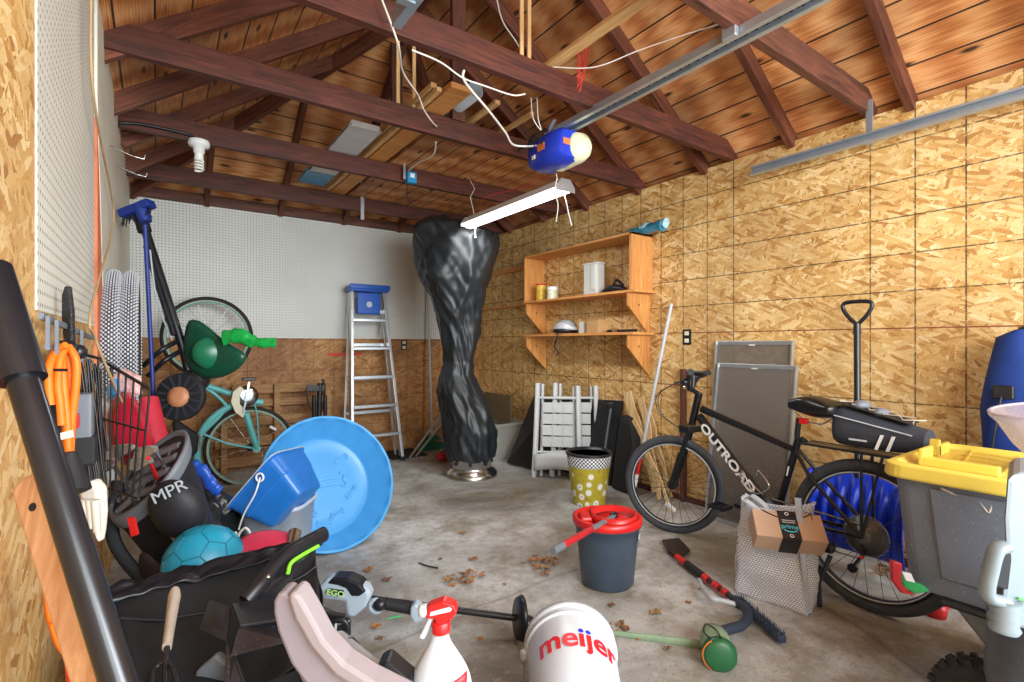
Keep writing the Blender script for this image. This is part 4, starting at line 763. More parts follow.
def arc(c, R, a0, a1, n=24): return [V(c)+V((R*math.cos(a0+(a1-a0)*k/n), 0, R*math.sin(a0+(a1-a0)*k/n))) for k in range(n+1)]
O('fender', G().tube(arc(r1, .385, math.radians(75), math.radians(215)), .028, 8, sq=.6), M_teal, t)
bbt = Q(243, 398, -.03)
O('seat_tube', G().tube(curve([Q(241, 398), Q(228, 407), Q(216, 420), Q(198, 437)]), .016, 10), M_teal, t)
O('down_tube', G().cyl(Q(238, 396), Q(198, 383), .024), M_teal, t); O('top_tube', G().tube(curve([Q(228, 407), Q(216, 395), Q(199, 384)]), .014, 8), M_teal, t)
for s in (-.05, .05):
    O('chain_stay', G().cyl(Q(246, 413, s), Q(257, 449, s), .014 if s > 0 else .024), M_teal, t); O('seat_stay', G().tube([Q(203, 434, s), Q(228, 444, s), Q(257, 449, s)], .009, 8), M_teal, t)
    O('fender_stay', G().tube(curve([Q(252, 398, s), Q(257, 415, s), Q(259, 449, s)]), .006, 6), M_teal, t)
g = G(); g.lathe([(.04, 0), (.085, 0), (.087, .004), (.04, .004)], Q(247, 396, -.06), (0, -1, 0), 30)
for k in range(5): a = k*1.257; g.bar(Q(247, 396, -.06), Q(247, 396, -.06)+V((.08*math.cos(a), 0, .08*math.sin(a))), .012, .006, (0, 1, 0))
O('chainring', g, M_chr, t)
cgp = [Q(u, v, -.09) for u, v in ((240, 386), (233, 392), (231, 402), (235, 412), (243, 418), (246, 411), (240, 404), (240, 395), (244, 389))]; O('chain_guard', G().prism(cgp, (0, .012, 0)), M_cream, t, bevel=.003)
O('crank_arm', G().bar(Q(247, 396, -.1), Q(243, 413, -.1), .014, .014, (0, 1, 0)).bar(Q(247, 396, -.1), Q(249, 382, -.1), .014, .014, (0, 1, 0)), M_chr, t); O('pedal', G().box(Q(249, 379, -.14), (.10, .07, .025)), M_blk, t, bevel=.005)
O('hub_nut', G().cyl(Q(257, 449, -.07), Q(257, 449, .07), .03), M_teal, t)
g = G(); sp0 = Q(188, 430, -.03)
pts = [(172, 424), (177, 421), (187, 428), (199, 436), (201, 444), (196, 455), (186, 460), (180, 452), (174, 440)]
O('saddle', G().prism([Q(u, v, -.09) for u, v in pts], (0, .16, 0)), M_blkm, t, bevel=.025); O('seat_clamp', G().cyl(Q(196, 438, -.0), Q(204, 434), .018).cyl(Q(198, 450, -.1), Q(200, 434, -.1), .008), M_chr, t)
O('wheel_reflector', G().box(Q(273, 428, -.02), (.06, .012, .02), Matrix.Rotation(.6, 3, 'Y')), M_white, t)
O('handlebar', G().tube(curve([Q(180, 375), Q(168, 380, -.2), Q(158, 388, -.35)]), .012, 8), M_chr, t)
# pallet behind the bike
t = T('wood_pallet', 'rough wooden pallet frame leaning on the back wall behind the teal bicycle', 'pallet', (1.1, 5.2, 0))
for (u0, v0, u1, v1, w_) in [(232, 390, 333, 379, .09), (222, 405, 332, 400, .07), (215, 424, 330, 418, .09), (215, 445, 330, 440, .09), (215, 465, 300, 460, .09)]:
    a, b = P(u0, v0, y=5.22), P(u1, v1, y=5.22); b.z = a.z; O('slat', G().bar(a, b, .02, w_), M_pallet, t, bevel=.003)
for u in (224, 277, 328): a = P(u, 384, y=5.17); O('upright', G().bar((a.x, 5.18, .0), (a.x, 5.18, a.z), .05, .04, (0, 1, 0)), M_pallet, t, bevel=.003)
O('tape_strip', G().bb((P(328, 356, y=5.31).x, 5.308, 1.055), (P(362, 356, y=5.31).x, 5.314, 1.085)), mat('red_spray', '#d04a34', .7), label='short horizontal red tape strip on the back wall behind the ladder', cat='tape')
# black fork piece above the pool
t = T('bicycle_fork', 'black bicycle fork and stem standing behind the paddling pool', 'bicycle part', P(318, 410, y=4.9)); Q2 = lambda u, v: P(u, v, y=4.9)
O('stem', G().bar(Q2(307, 388), Q2(324, 388), .04, .05).cyl(Q2(320, 383), Q2(319, 418), .024).cyl(Q2(323, 379), Q2(324, 386), .012), M_blk, t); O('fork_leg', G().cyl(Q2(314, 395), V((Q2(314, 440).x, 4.9, 0)), .018), M_blk, t); O('fork_leg', G().cyl(Q2(325, 395), V((Q2(326, 440).x, 4.9, 0)), .018), M_blk, t); O('cable', G().tube(curve([Q2(306, 390), Q2(309, 405), Q2(316, 416)]), .006, 6), M_blk, t)

# ---------- paddling pool ----------
pcn = P(331, 482, t=3.17); pn = (-(FW*.80)+RT*.42+UP*.42).normalized()
pn = (-(FW*.68)+RT*.62+UP*.40).normalized(); pcn = P(331, 481, t=2.97); t = T('paddling_pool', 'light blue plastic paddling pool tipped on its side', 'pool', (pcn.x, pcn.y, 0))
PRr = .40
pa = (UP-pn*UP.dot(pn)).normalized(); pb = pn.cross(pa)
prof_p = [(0, -.15), (.30, -.15), (.335, -.14), (.345, -.125), (.43, -.01), (.44, 0), (.455, .005), (.46, -.005), (.452, -.012), (.44, -.012), (.36, -.13), (.35, -.155), (0, -.158)]
kk = PRr/.46
def pool_pt(r, h, an):
    f = 1+.028*abs(math.cos(an*9)) if .345 < r < .435 else 1; return pcn+pn*h*kk*1.15+(pa*math.cos(an)+pb*math.sin(an))*r*f*kk
n = 112; g = G(); dense = []
for i in range(len(prof_p)-1):
    (ra_, ha_), (rb_, hb_) = prof_p[i], prof_p[i+1]; m_ = 4 if abs(ra_-rb_) > .03 else 1
    dense += [(ra_+(rb_-ra_)*k/m_, ha_+(hb_-ha_)*k/m_) for k in range(m_)]
dense.append(prof_p[-1])
g.add([pool_pt(r, h, 2*math.pi*j/n) for r, h in dense for j in range(n)], [(i*n+j, i*n+(j+1) % n, (i+1)*n+(j+1) % n, (i+1)*n+j) for i in range(len(dense)-1) for j in range(n)], 0, True)
O('shell', g, M_pool, t)
def relief(pts, w_, closed=True):
    P3 = [pcn+pn*(-.148*kk*1.15)+(pb*-x+pa*y)*kk for x, y in pts]; return G().tube(curve(P3+([P3[0]] if closed else []), 6), w_, 6)
M_rel = mat('pool_relief', '#5cabe4', .35)
def bone(cx, cy, s, a):
    pts = [(-1, .25), (-1.35, .45), (-1.6, .1), (-1.4, -.05), (-1.6, -.3), (-1.2, -.5), (-1, -.25), (1, -.25), (1.3, -.5), (1.6, -.2), (1.4, 0), (1.6, .3), (1.25, .5), (1, .25)]
    return [(cx+s*(x*math.cos(a)-y*math.sin(a)), cy+s*(x*math.sin(a)+y*math.cos(a))) for x, y in pts]
O('moulded_bone', relief(bone(.02, .02, .10, 0), .009), M_rel, t)
for cx, cy, s, a in ((.17, .17, .03, .3), (-.12, -.16, .035, -.3), (.08, -.2, .03, .2), (-.02, -.24, .03, 0), (.2, -.08, .03, .6), (-.2, .05, .03, 1)): O('moulded_bone', relief(bone(cx, cy, s, a), .007), M_rel, t)

# ---------- grey bucket with blue tub ----------
gc = P(279, 560, t=2.6); gc = V((gc.x, gc.y, 0)); t = T('utility_bucket', 'pale grey bucket holding the tilted blue tub, in front of the pool', 'bucket', gc)
M_gb = mat('pale_grey_bucket', '#b4c0cf', .4, var=.05)
def sqring(c, w_, d_, z, n=28, p=5):
    out = []
    for i in range(n):
        a = 2*math.pi*i/n; ca, sa = math.cos(a), math.sin(a); out.append(V(c)+RT*w_*math.copysign(abs(ca)**(2/p), ca)+FW*d_*math.copysign(abs(sa)**(2/p), sa)+UP*z)
    return out
zt = .375; rs = [sqring(gc, .12, .11, 0), sqring(gc, .125, .115, .01), sqring(gc, .152, .135, zt-.02), sqring(gc, .163, .146, zt-.02), sqring(gc, .163, .146, zt), sqring(gc, .152, .135, zt), sqring(gc, .12, .11, .02)]
O('body', loft(G(), rs), M_gb, t); O('bail', G().tube(curve([gc-RT*.17+UP*(zt-.02), gc-RT*.20-FW*.06+UP*.25, gc-RT*.15-FW*.17+UP*.19, gc-FW*.19-RT*.06+UP*.2]), .005, 6), M_white, t)
M_tub = mat('tub_blue', '#2270c4', .32, var=.1)
tc_ = P(285, 470, t=2.55); td = (RT*.70-UP*.60-FW*.12).normalized()   # axis from opening to the bottom
t = T('blue_tub', 'bright blue square tub tilted on its side inside the grey bucket', 'tub', tc_)
tu = (RT*.65+UP*.68).normalized(); tu = (tu-td*tu.dot(td)).normalized(); tv = td.cross(tu)
def tr_(h, a, b, n=32, p=7):
    out = []
    for i in range(n):
        an = 2*math.pi*i/n; ca, sa = math.cos(an), math.sin(an); out.append(oc+td*h+tu*a*.84*math.copysign(abs(ca)**(2/p), ca)+tv*b*.9*math.copysign(abs(sa)**(2/p), sa))
    return out
oc = P(269, 478, t=2.5)
O('body', loft(G(), [tr_(.20, .135, .12), tr_(.19, .14, .125), tr_(.09, .175, .15), tr_(.085, .180, .155), tr_(.0, .20, .17), tr_(-.005, .212, .18), tr_(-.015, .212, .18), tr_(-.015, .20, .17), tr_(.185, .13, .115)], sm=False), M_tub, t, bevel=0)
O('rim_edge', G().tube(tr_(-.012, .213, .181, 48), .003, 6, closed=True), M_lgrey, t)
O('bail', G().tube(curve([oc+tv*.165+td*.02+tu*.06, oc+tv*.185+td*.06, oc+tv*.18+td*.08-tu*.10, oc+tv*.15+td*.10-tu*.19]), .004, 6), M_white, t); O('bail_ear', G().torus(oc+tv*.168+td*.02+tu*.06, tv, .018, .005, 16, 6), M_white, t)

# ---------- reusable bag with box ----------
t = T('shopping_bag', 'grey patterned reusable shopping bag standing before the bike rear wheel', 'bag', P(778, 600, z=0))
kb = N('bag_weave'); o = kb.tc.outputs['Object']; sep = kb.n('SeparateXYZ'); kb.l(o, sep.inputs[0]); cb = kb.n('CombineXYZ')
hx = kb.math('ADD', kb.math('MULTIPLY', sep.outputs[0], .72), kb.math('MULTIPLY', sep.outputs[1], -.72)); kb.l(kb.math('MULTIPLY', hx, 80), cb.inputs[0]); kb.l(kb.math('MULTIPLY', sep.outputs[2], 80), cb.inputs[1])
wv = kb.n('TexBrick'); kb.l(cb.outputs[0], wv.inputs['Vector']); wv.inputs['Scale'].default_value = 1; wv.inputs['Color1'].default_value = (.82, .85, .92, 1); wv.inputs['Color2'].default_value = (.70, .74, .82, 1); wv.inputs['Mortar'].default_value = (.24, .26, .32, 1); wv.inputs['Mortar Size'].default_value = .11; wv.inputs['Brick Width'].default_value = .8; wv.inputs['Row Height'].default_value = .7
kb.l(wv.outputs['Color'], kb.b.inputs['Base Color']); kb.b.inputs['Roughness'].default_value = .7; M_weave = kb.m
b0 = P(733, 592, z=0); b1 = P(806, 615, z=0); bd_ = (b1-b0); bl_ = bd_.length; bx = bd_.normalized(); by = V((-bx.y, bx.x, 0)); by = by if by.y > 0 else by
if by.dot(FW) < 0: by = -by
def bag2(a, b):
    # a wraps around, b up
    an = a*4; s = int(an) % 4; f = an-int(an); dpt = .13*(1-.35*b); wd = bl_*(1-.06*b); off = bl_*.03*b+.01
    cs_ = [(0, 0), (wd, 0), (wd, dpt), (0, dpt)]; p0 = cs_[s]; p1 = cs_[(s+1) % 4]; x = p0[0]+(p1[0]-p0[0])*f; y = p0[1]+(p1[1]-p0[1])*f
    bul = .02*math.sin(math.pi*f)*math.sin(math.pi*min(1, b*1.2)); nn = [(0, -1), (1, 0), (0, 1), (-1, 0)][s]
    cr_ = .012*noise.noise(V((a*9, b*5, 1)))+.01*noise.noise(V((a*20, b*9, 4)))
    zz = .40*b*(1+.08*(x/bl_)); zz += (.04*(abs(x/bl_-.5)*2)**3 if b > .95 else 0)
    return b0+bx*(x+off+nn[0]*(bul+cr_))+by*(y+.06*b+nn[1]*(bul+cr_))+UP*zz
g = G().grid(bag2, 80, 30, wrap=True); g.add([bag2(i/80, 0) for i in range(80)], [tuple(range(80))]); O('bag_body', g, M_weave, t, solid=.003)
for d_ in (0, .1): O('handle', G().tube(curve([b0+bx*(.05)+by*(.06+d_)+UP*.40-by*.02, b0+bx*(.05)+by*(.02+d_)+UP*.44, b0+bx*.12+by*(0+d_)+UP*.40, b0+bx*.14+by*(.01+d_)+UP*.30, b0+bx*.17+by*(.03+d_)+UP*.38]), .013, 8, sq=.35), M_lgrey, t)
O('side_flap', G().prism([b0+bx*(bl_+.0)+UP*.02, b0+bx*(bl_+.015)+UP*.02, b0+bx*(bl_-.02)+UP*.5, b0+bx*(bl_-.045)+UP*.5], by*.01), mat('bag_edge', '#aab4c2', .5), t)
cb_ = P(789, 525, t=2.2); t = T('delivery_box', 'brown cardboard delivery box with black tape sticking out of the shopping bag', 'box', cb_)
bn = (-FW*.55+UP*.75-RT*.1).normalized(); bxx = (RT*.93-UP*.18-FW*.1); bxx = (bxx-bn*bxx.dot(bn)).normalized(); byy = bn.cross(bxx); Rb = Matrix((bxx, byy, bn)).transposed()
if byy.z < 0: pass
M_crd = mat('delivery_card', '#b99a80', .7, var=.05)
O('carton', G().box(cb_-bn*.05, (.28, .135, .10), Rb), M_crd, t, bevel=.003); O('tape_strip', G().box(cb_+bn*.001-bxx*.0, (.075, .140, .003), Rb).box(cb_-byy*.069-bn*.05, (.075, .004, .105), Rb), M_blk, t)
M_tq = mat('teal_print', '#3fb6c8', .4); text('prime', .030, cb_+bn*.004-byy*.012, bxx, byy, mat=M_tq, parent=t, bold=.01)
def smile(c, s, m, nm='smile_arrow'): return O(nm, G().tube(curve([c-bxx*s+byy*s*.25, c-bxx*s*.4-byy*s*.05, c+bxx*s*.4-byy*s*.05, c+bxx*s+byy*s*.25]), [.0015]+[.0032]*(24-1)+[.0015], 6, sq=.4).tube([c+bxx*s*.75+byy*s*.35, c+bxx*s*1.02+byy*s*.28, c+bxx*s*1.0-byy*s*.05], .002, 5, sq=.4), m, t)
smile(cb_+bn*.003-byy*.034, .026, M_tq); smile(cb_+bn*.002+byy*.04, .10, M_blk); O('round_mark', G().torus(cb_+bn*.004-byy*.056, bn, .007, .0015, 16, 5).torus(cb_+bn*.004+byy*.054, bn, .007, .0015, 16, 5), M_white, t)
O('print_line', G().box(cb_+bn*.004+byy*.02, (.055, .004, .001), Rb).box(cb_+bn*.004+byy*.01, (.05, .004, .001), Rb), M_lgrey, t)

# ---------- snow brush ----------
t = T('snow_brush', 'long snow brush with black scraper, red and grey shaft and bristle head on the floor', 'snow brush', P(725, 590, z=0))
z1 = .03; s0, s1 = P(676, 556, z=z1), P(738, 602, z=z1)
O('scraper', G().prism([P(662, 542, z=.012), P(679, 540, z=.012), P(690, 552, z=.012), P(680, 560, z=.012), P(668, 553, z=.012)], UP*.015), M_blk, t, bevel=.003)
L = lambda q: s0.lerp(s1, q)
O('shaft', G().cyl(L(0), L(1), .013), M_blk, t); O('red_section', G().cyl(L(.02), L(.22), .017), M_red, t); O('foam_section', G().cyl(L(.2), L(.48), .019), M_blkm, t); O('red_collar', G().cyl(L(.5), L(.57), .018).cyl(L(.66), L(.74), .018).cyl(L(.8), L(.86), .017), M_red, t)
O('bent_tube', G().tube(curve([P(699, 580, z=.04), P(704, 590, z=.05), P(712, 598, z=.06), P(724, 601, z=.05), P(738, 605, z=.04)]), .011, 8), M_lgrey, t)
O('curved_grip', G().tube(curve([P(736, 603, z=.04), P(745, 608, z=.05), P(748, 617, z=.05), P(742, 625, z=.05), P(730, 629, z=.05), P(717, 632, z=.05)]), .019, 10), mat('foam_grip', '#2b3548', .7, bump=.4), t)
h0, h1 = P(738, 600, z=.03), P(783, 640, z=.03); hd = (h1-h0).normalized(); hs = hd.cross(UP)
O('brush_block', G().bar(h0, h1, .035, .03), mat('navy_plastic', '#27324a', .5), t, bevel=.006)
g = G()
for k in range(26):
    for j in range(5): p = h0.lerp(h1, (k+.5)/26)+hs*(-.012+.008*j); g.cyl(p, p+UP*.03+hs*(random.random()-.5)*.01+hd*(random.random()-.5)*.008, .0025, .0015, 4)
O('bristles', g, M_bkt, t, kind=None)
# green canister with loop, green pole
gcn = P(716, 645, z=.07); t = T('green_canister', 'faded green round canister with a black loop handle on the floor', 'canister', gcn)
M_pg = mat('pale_green', '#7f9578', .55, var=.15, scale=20); dcn = (P(724, 668, z=.07)-P(712, 630, z=.07)).normalized()
a0 = P(713, 634, z=.055); O('body', G().lathe([(.02, 0), (.048, .01), (.054, .04), (.057, .12), (.052, .125)], a0, dcn, 28), M_pg, t); O('rim', G().lathe([(.058, .115), (.062, .125), (.058, .145), (.044, .155), (0, .155)], a0, dcn, 28), mat('dark_green', '#1f5a35', .4), t); O('orange_band', G().torus(a0+dcn*.143, dcn, .0585, .0025, 30, 6, a0=.5, a1=2.6), M_orange, t)
O('loop_handle', G().tube(curve([P(712, 640, z=.1), P(704, 632, z=.13), P(706, 624, z=.13), P(716, 630, z=.12), P(721, 638, z=.12)]), .003, 6), M_blk, t)
O('green_pole', G().tube([P(612, 633, z=.012), P(650, 638, z=.012), P(710, 646, z=.012)], [.010, .016, .02], 10, sq=.5), M_pg, label='long faded green strap or sleeve lying on the floor right of the white bucket', cat='strap')
# ---------- tote, cart, shop vac, blue bag, snack bag ----------
t = T('storage_tote', 'large grey storage tote with a yellow lid beside the bike rear wheel', 'tote', (2.31, .38, .37)); M_tg = mat('tote_grey', '#666b77', .45, var=.08, speck=.75); M_ty = mat('tote_yellow', '#dcc252', .4, var=.05)
def rrect(x0, x1, y0, y1, z, r=.04, n=5):
    out = []
    for (cx, cy, a0_) in ((x1-r, y1-r, 0), (x0+r, y1-r, 90), (x0+r, y0+r, 180), (x1-r, y0+r, 270)):
        for k in range(n+1): a = math.radians(a0_+90*k/n); out.append(V((cx+r*math.cos(a), cy+r*math.sin(a), z)))
    return out
tx0, tx1, ty0, ty1 = 2.0, 2.60, -.12, .68
O('body', loft(G(), [rrect(tx0+.06, tx1-.06, ty0+.06, ty1-.06, .37), rrect(tx0+.03, tx1-.03, ty0+.03, ty1-.03, .74)], sm=False), M_tg, t, bevel=.006)
O('body_panel', G().prism([(tx0+.030, .55, .715), (tx0+.030, ty0+.1, .715), (tx0+.056, ty0+.14, .43), (tx0+.056, .525, .43)], (-.005, 0, 0)), M_tg, t, bevel=.003)
0 and O('corner_rib', G().prism([(tx0+.02, .60, .73), (tx0+.02, .52, .73), (tx0+.055, .52, .40), (tx0+.055, .58, .40)], (-.006, 0, 0)), M_tg, t, bevel=.003)
zl = .735; O('lid', loft(G(), [rrect(tx0+.005, tx1-.005, ty0+.005, ty1-.005, zl, .06), rrect(tx0, tx1, ty0, ty1, zl+.005, .06), rrect(tx0+.003, tx1-.003, ty0+.003, ty1-.003, zl+.045, .06), rrect(tx0+.03, tx1-.03, ty0+.03, ty1-.03, zl+.05, .05), rrect(tx0+.05, tx1-.05, ty0+.05, ty1-.05, zl+.035, .05)], sm=False), M_ty, t, bevel=.004)
zz = zl+.035; g = G()
for (a, b, c_, d_) in ((.08, .60, .16, .62), (.10, .45, .12, .60), (.30, .56, .34, .60), (.46, .50, .5, .60), (.08, .2, .1, .4)): g.bb((tx0+a, b, zz), (tx0+c_, d_, zz+.04))
O('lid_lug', G().bb((tx0+.10, .585, zz), (tx0+.20, .60, zz+.055)), M_ty, t, bevel=.004); O('lid_lug', G().bb((tx0+.32, .60, zz), (tx0+.34, .63, zz+.06)).bb((tx0+.32, .60, zz), (tx0+.44, .615, zz+.04)), M_ty, t, bevel=.004); O('lid_lug', G().bb((tx0+.1, .40, zz), (tx0+.13, .59, zz+.03)), M_ty, t, bevel=.004)
g = G(); xx = [tx0+.12+.09*k for k in range(5)]
for k in range(5): g.bar((tx0+.14+.09*k, .56, zz), (tx0+.14+.09*k-.1, .0, zz), .006, .008); g.bar((tx0+.1, .5-.1*k, zz), (tx0+.55, .56-.13*k, zz), .006, .008)
O('lid_ribs', g, M_ty, t)
O('cobweb', G().tube(curve([V((tx0+.025, .52, .722)), V((tx0+.03, .47, .705)), V((tx0+.03, .43, .70)), V((tx0+.03, .41, .675)), V((tx0+.03, .40, .70)), V((tx0+.03, .38, .705))]), .004, 5), M_cordw, t)
# cart
t = T('dump_cart', 'grey poly garden dump cart with knobby black wheel under the grey tote', 'cart', (2.3, .3, 0)); M_ct = mat('cart_grey', '#8b8c88', .6, var=.25, scale=6, bump=.5, bscale=25)
O('tub', loft(G(), [rrect(2.12, 2.5, -.1, .40, .17), rrect(2.07, 2.58, -.15, .51, .34), rrect(2.06, 2.59, -.16, .52, .362)], sm=False), M_ct, t, bevel=.01); O('rim', G().bb((2.04, -.16, .345), (2.6, .53, .368)), M_blk, t, bevel=.008)
for (x, y) in ((1.96, .40), (2.6, .40)):
    wv_ = V((x, y, .13)); w_ = O('wheel', G().torus(wv_, (1, 0, 0), .085, .045, 36, 12), M_rub, t)
    g = G()
    for k in range(24):
        for s in (-1, 0, 1): a = 2*math.pi*(k+.5*(s == 0))/24; g.box(wv_+V((s*.026, .122*math.cos(a), .122*math.sin(a)))*1.0, (.018, .02, .016), Matrix.Rotation(a, 3, 'X'))
    O('tread_lugs', g, M_rub, w_); O('hub', G().cyl(wv_-V((.03, 0, 0)), wv_+V((.03, 0, 0)), .05), M_grey, w_)
O('axle', G().cyl((1.96, .40, .13), (2.6, .40, .13), .012), M_steel, t)
# shop vacuum
vc = P(1068, 700, t=1.24); vc = V((vc.x, vc.y, 0)); t = T('shop_vacuum', 'tall light grey and dark grey garden vacuum at the right edge of the photo', 'vacuum', vc); M_vg = mat('vac_grey', '#7c888f', .4, var=.04); M_vd = mat('vac_dark', '#4a4d52', .35, var=.2, speck=.4)
O('tank', G().lathe([(.0, 0), (.13, 0), (.145, .02), (.148, .30), (.152, .31), (.152, .36), (.148, .37), (.146, .52), (.12, .54)], vc, n=36), M_vd, t)
vp = lambda u, v, tt=1.12: P(u, v, t=tt)
O('head', G().prism([vp(*q) for q in ((1007, 480), (1012, 474), (1060, 470), (1064, 640), (1010, 628), (1000, 612), (1006, 560), (1004, 520))], (FW+RT*1.02).normalized()*.24), M_vg, t, bevel=.012)
O('side_handle', G().tube(curve([vp(1006, 546), vp(996, 551), vp(990, 572), vp(987, 588), vp(990, 598), vp(1006, 602)]), [.013]*41, 10, sq=1.4), M_vg, t); O('handle_panel', G().prism([vp(998, 556), vp(1014, 552), vp(1014, 592), vp(992, 586)], (FW+RT).normalized()*.03), M_blkm, t, bevel=.003)
O('hose_ribs', G().lathe([(.024+.005*(k % 2), .010*k) for k in range(8)], vp(1004, 632), (0.1, 0, 1), 16), M_vg, t); O('green_mark', G().bar(vp(1018, 598, 1.115), vp(1028, 602, 1.115), .004, .004), mat('mark_green', '#54c04a', .4), t)
# snack bag
t = T('snack_bag', 'small red and green snack packet stuck between the tote and the bike wheel', 'packet', P(912, 590, t=1.62)); sP = lambda u, v: P(u, v, t=1.62)
M_sr = mat('packet_red', '#b3222a', .3, bump=.4); M_sg = mat('packet_green', '#1f9a4c', .3)
O('red_foil', G().prism([sP(893, 561), sP(903, 564), sP(902, 575), sP(908, 590), sP(918, 596), sP(903, 594), sP(894, 582)], FW*.02), M_sr, t, bevel=.004); O('green_foil', G().prism([sP(900, 573), sP(910, 580), sP(925, 586), sP(931, 592), sP(915, 594), sP(901, 586)], FW*.028-FW*.0), M_sg, t, bevel=.004)
O('white_print', G().prism([sP(901, 571), sP(910, 573), sP(914, 582), sP(905, 580)], -FW*.005), M_white, t)
O('red_cup', G().lathe([(.0, 0), (.035, 0), (.045, .06), (.04, .06)], P(936, 616, z=0)), M_red, label='small red plastic cup on the floor under the rear bike tyre and tote', cat='cup')
# blue bag hanging
t = T('chair_bag', 'tall royal blue fabric bag with black strap leaning on the right wall', 'bag', (3.05, .62, 0)); M_bb = mat('blue_canvas', '#163a86', .75, var=.15, bump=.3, bscale=14)
def bbg(a, b):
    an = 2*math.pi*a; z = 1.24*b; w_ = .155*(1-.42*max(0, b-.72)/.28 if b > .72 else 1)*(1 if b < .99 else .4); w_ *= (.97+.05*math.sin(b*9)); d_ = .10*(1-.3*b); return V((3.10-.02*b, .50, 0))+V((d_*math.cos(an)*(1+.15*noise.noise(V((a*6, b*4, 0)))), w_*math.sin(an)+.0*b, z))
g = G().grid(bbg, 40, 40, wrap=True); g.add([bbg(i/40, 1) for i in range(40)], [tuple(range(40))]); O('bag_body', g, M_bb, t)
O('strap', G().tube(curve([V((2.985, .56, .95)), V((2.975, .59, .7)), V((2.97, .62, .4))]), .02, 6, sq=.25), M_blk, t); O('strap_buckle', G().box((2.985, .555, .97), (.02, .07, .06)), M_blk, t, bevel=.006)
O('top_knot', G().ball((3.08, .49, 1.24), (.04, .04, .02), n=12), M_blk, t)
# clear plastic container on tote
M_cp = mat('clear_plastic', '#cfc5d0', .08, var=.02, alpha=.42, spec=.9); cpc = V((2.22, .12, .80)); t = T('clear_container', 'clear domed plastic container resting on the yellow lid at the right edge', 'container', cpc)
ca_ = (RT*.2+UP*.75+FW*-.0).normalized(); cr0 = P(1052, 410, t=1.55)
O('shell', G().lathe([(.14, .0), (.145, -.01), (.13, -.03), (.10, -.10), (.06, -.16), (.0, -.17)], cr0, (-.1, .1, 1), 32), M_cp, t, solid=.002); O('rim', G().torus(cr0, (-.1, .1, 1), .142, .006, 36, 8), M_cp, t)
# ---------- left side: things hung by the left wall ----------
def px(pts, t, th): # outline at distance t with thickness th
    return [P(u, v, t=t) for u, v in pts], FW*th
# spreader
sp_ = V((P(200, 350, t=3.0).x, P(200, 350, t=3.0).y, .9)); t = T('lawn_spreader', 'green seed spreader hung up on its black tubular handle by the back left corner', 'spreader', sp_)
M_hop = mat('hopper_green', '#0f4a36', .3, var=.12, speck=.25); h3 = lambda u, v, d=0: P(u, v, t=3.0+d)
hpc = h3(212, 350); ring0 = [(186, 322), (192, 318), (205, 323), (216, 334), (232, 346), (250, 354), (244, 364), (232, 374), (214, 380), (198, 377), (187, 368), (182, 350)]
def hopr(q, sc_, d): c = V((0, 0, 0)); return [h3(214+(u-214)*sc_, 352+(v-352)*sc_, d) for u, v in ring0]
O('hopper', loft(G(), [hopr(0, .55, .22), hopr(0, .9, .14), hopr(0, 1.0, .0), hopr(0, 1.02, -.02), hopr(0, .97, -.045), hopr(0, .85, -.06), hopr(0, .5, -.065)]), M_hop, t, sub=1)
O('hopper_dome', G().ball(h3(212, 353, -.035), (.105, .055, .10)), mat('hopper_light_green', '#1d7350', .3), t)
O('handle_tube', G().tube([h3(142, 220), h3(163, 285), h3(184, 352), h3(190, 378)], .024, 10), M_blk, t); O('handle_tube', G().tube([h3(146, 246, -.03), h3(158, 285, -.03), h3(174, 335, -.05)], .016, 10), M_blk, t)
O('handle_grip', G().tube([h3(139, 212), h3(145, 232)], .036, 12), M_blkm, t)
for (u0, v0, u1, v1) in ((143, 366, 180, 340), (148, 376, 183, 350)): O('axle_tube', G().tube(curve([h3(u0, v0, -.1), h3((u0+u1)/2, (v0+v1)/2-3, -.1), h3(u1, v1, 0)]), .014, 8), M_blk, t)
O('gear_housing', G().ball(h3(193, 381), (.09, .09, .07)), M_txt, t); O('control_cable', G().tube(curve([h3(150, 250, -.05), h3(157, 300, -.05), h3(172, 340, -.05)]), .005, 6), M_lgrey, t)
wc_ = P(180, 397, t=2.75); wn = (-FW+RT*.05+UP*.15).normalized()
w_ = O('wheel', G().lathe([(.055, -.02), (.125, -.03), (.130, 0), (.128, .012), (.118, .016), (.055, .010)], wc_, wn, 40), M_blkm, t)
xw = (UP-wn*UP.dot(wn)).normalized(); yw = wn.cross(xw)
for k in range(14): a = 2*math.pi*k/14; d = xw*math.cos(a)+yw*math.sin(a); O('rib', G().bar(wc_+d*.058+wn*.013, wc_+d*.122+wn*.015, .012, .012, wn), mat('rib_slate', '#343945', .3) if k == 0 else bpy.data.materials['rib_slate'], w_)
O('hub_cap', G().lathe([(.056, .0), (.054, .028), (.02, .032), (0, .032)], wc_, wn, 32), mat('copper_tan', '#c98a63', .45), w_)
g = G(); pts = curve([h3(222, 338, -.12), h3(240, 336, -.12), h3(256, 342, -.12), h3(276, 343, -.12)], 8); rr_ = [.05*(.7+.5*abs(noise.noise(V((k*.6, 0, 0)))))*(1 if k < 16 else .7) for k in range(len(pts))]
g.tube(pts, rr_, 12, sq=.5); 
for v_ in range(len(g.v)): g.v[v_] += V([.012*noise.noise(g.v[v_]*22+V((i*9, 0, 0))) for i in range(3)])
O('plastic_bag', g, mat('bright_green_film', '#17a548', .2, var=.25, scale=30, bump=.5), label='crumpled bright green plastic bag hanging over the green spreader hopper', cat='bag')
t = T('push_broom', 'blue pole with dark blue brush head on top, beside the black spreader handle', 'broom', h3(150, 400)); b3 = lambda u, v: P(u, v, t=2.78)
M_nb = mat('navy_blue', '#183080', .45, var=.15); O('pole', G().cyl(b3(145, 225), P(155, 430, t=2.78), .011), M_nb, t)
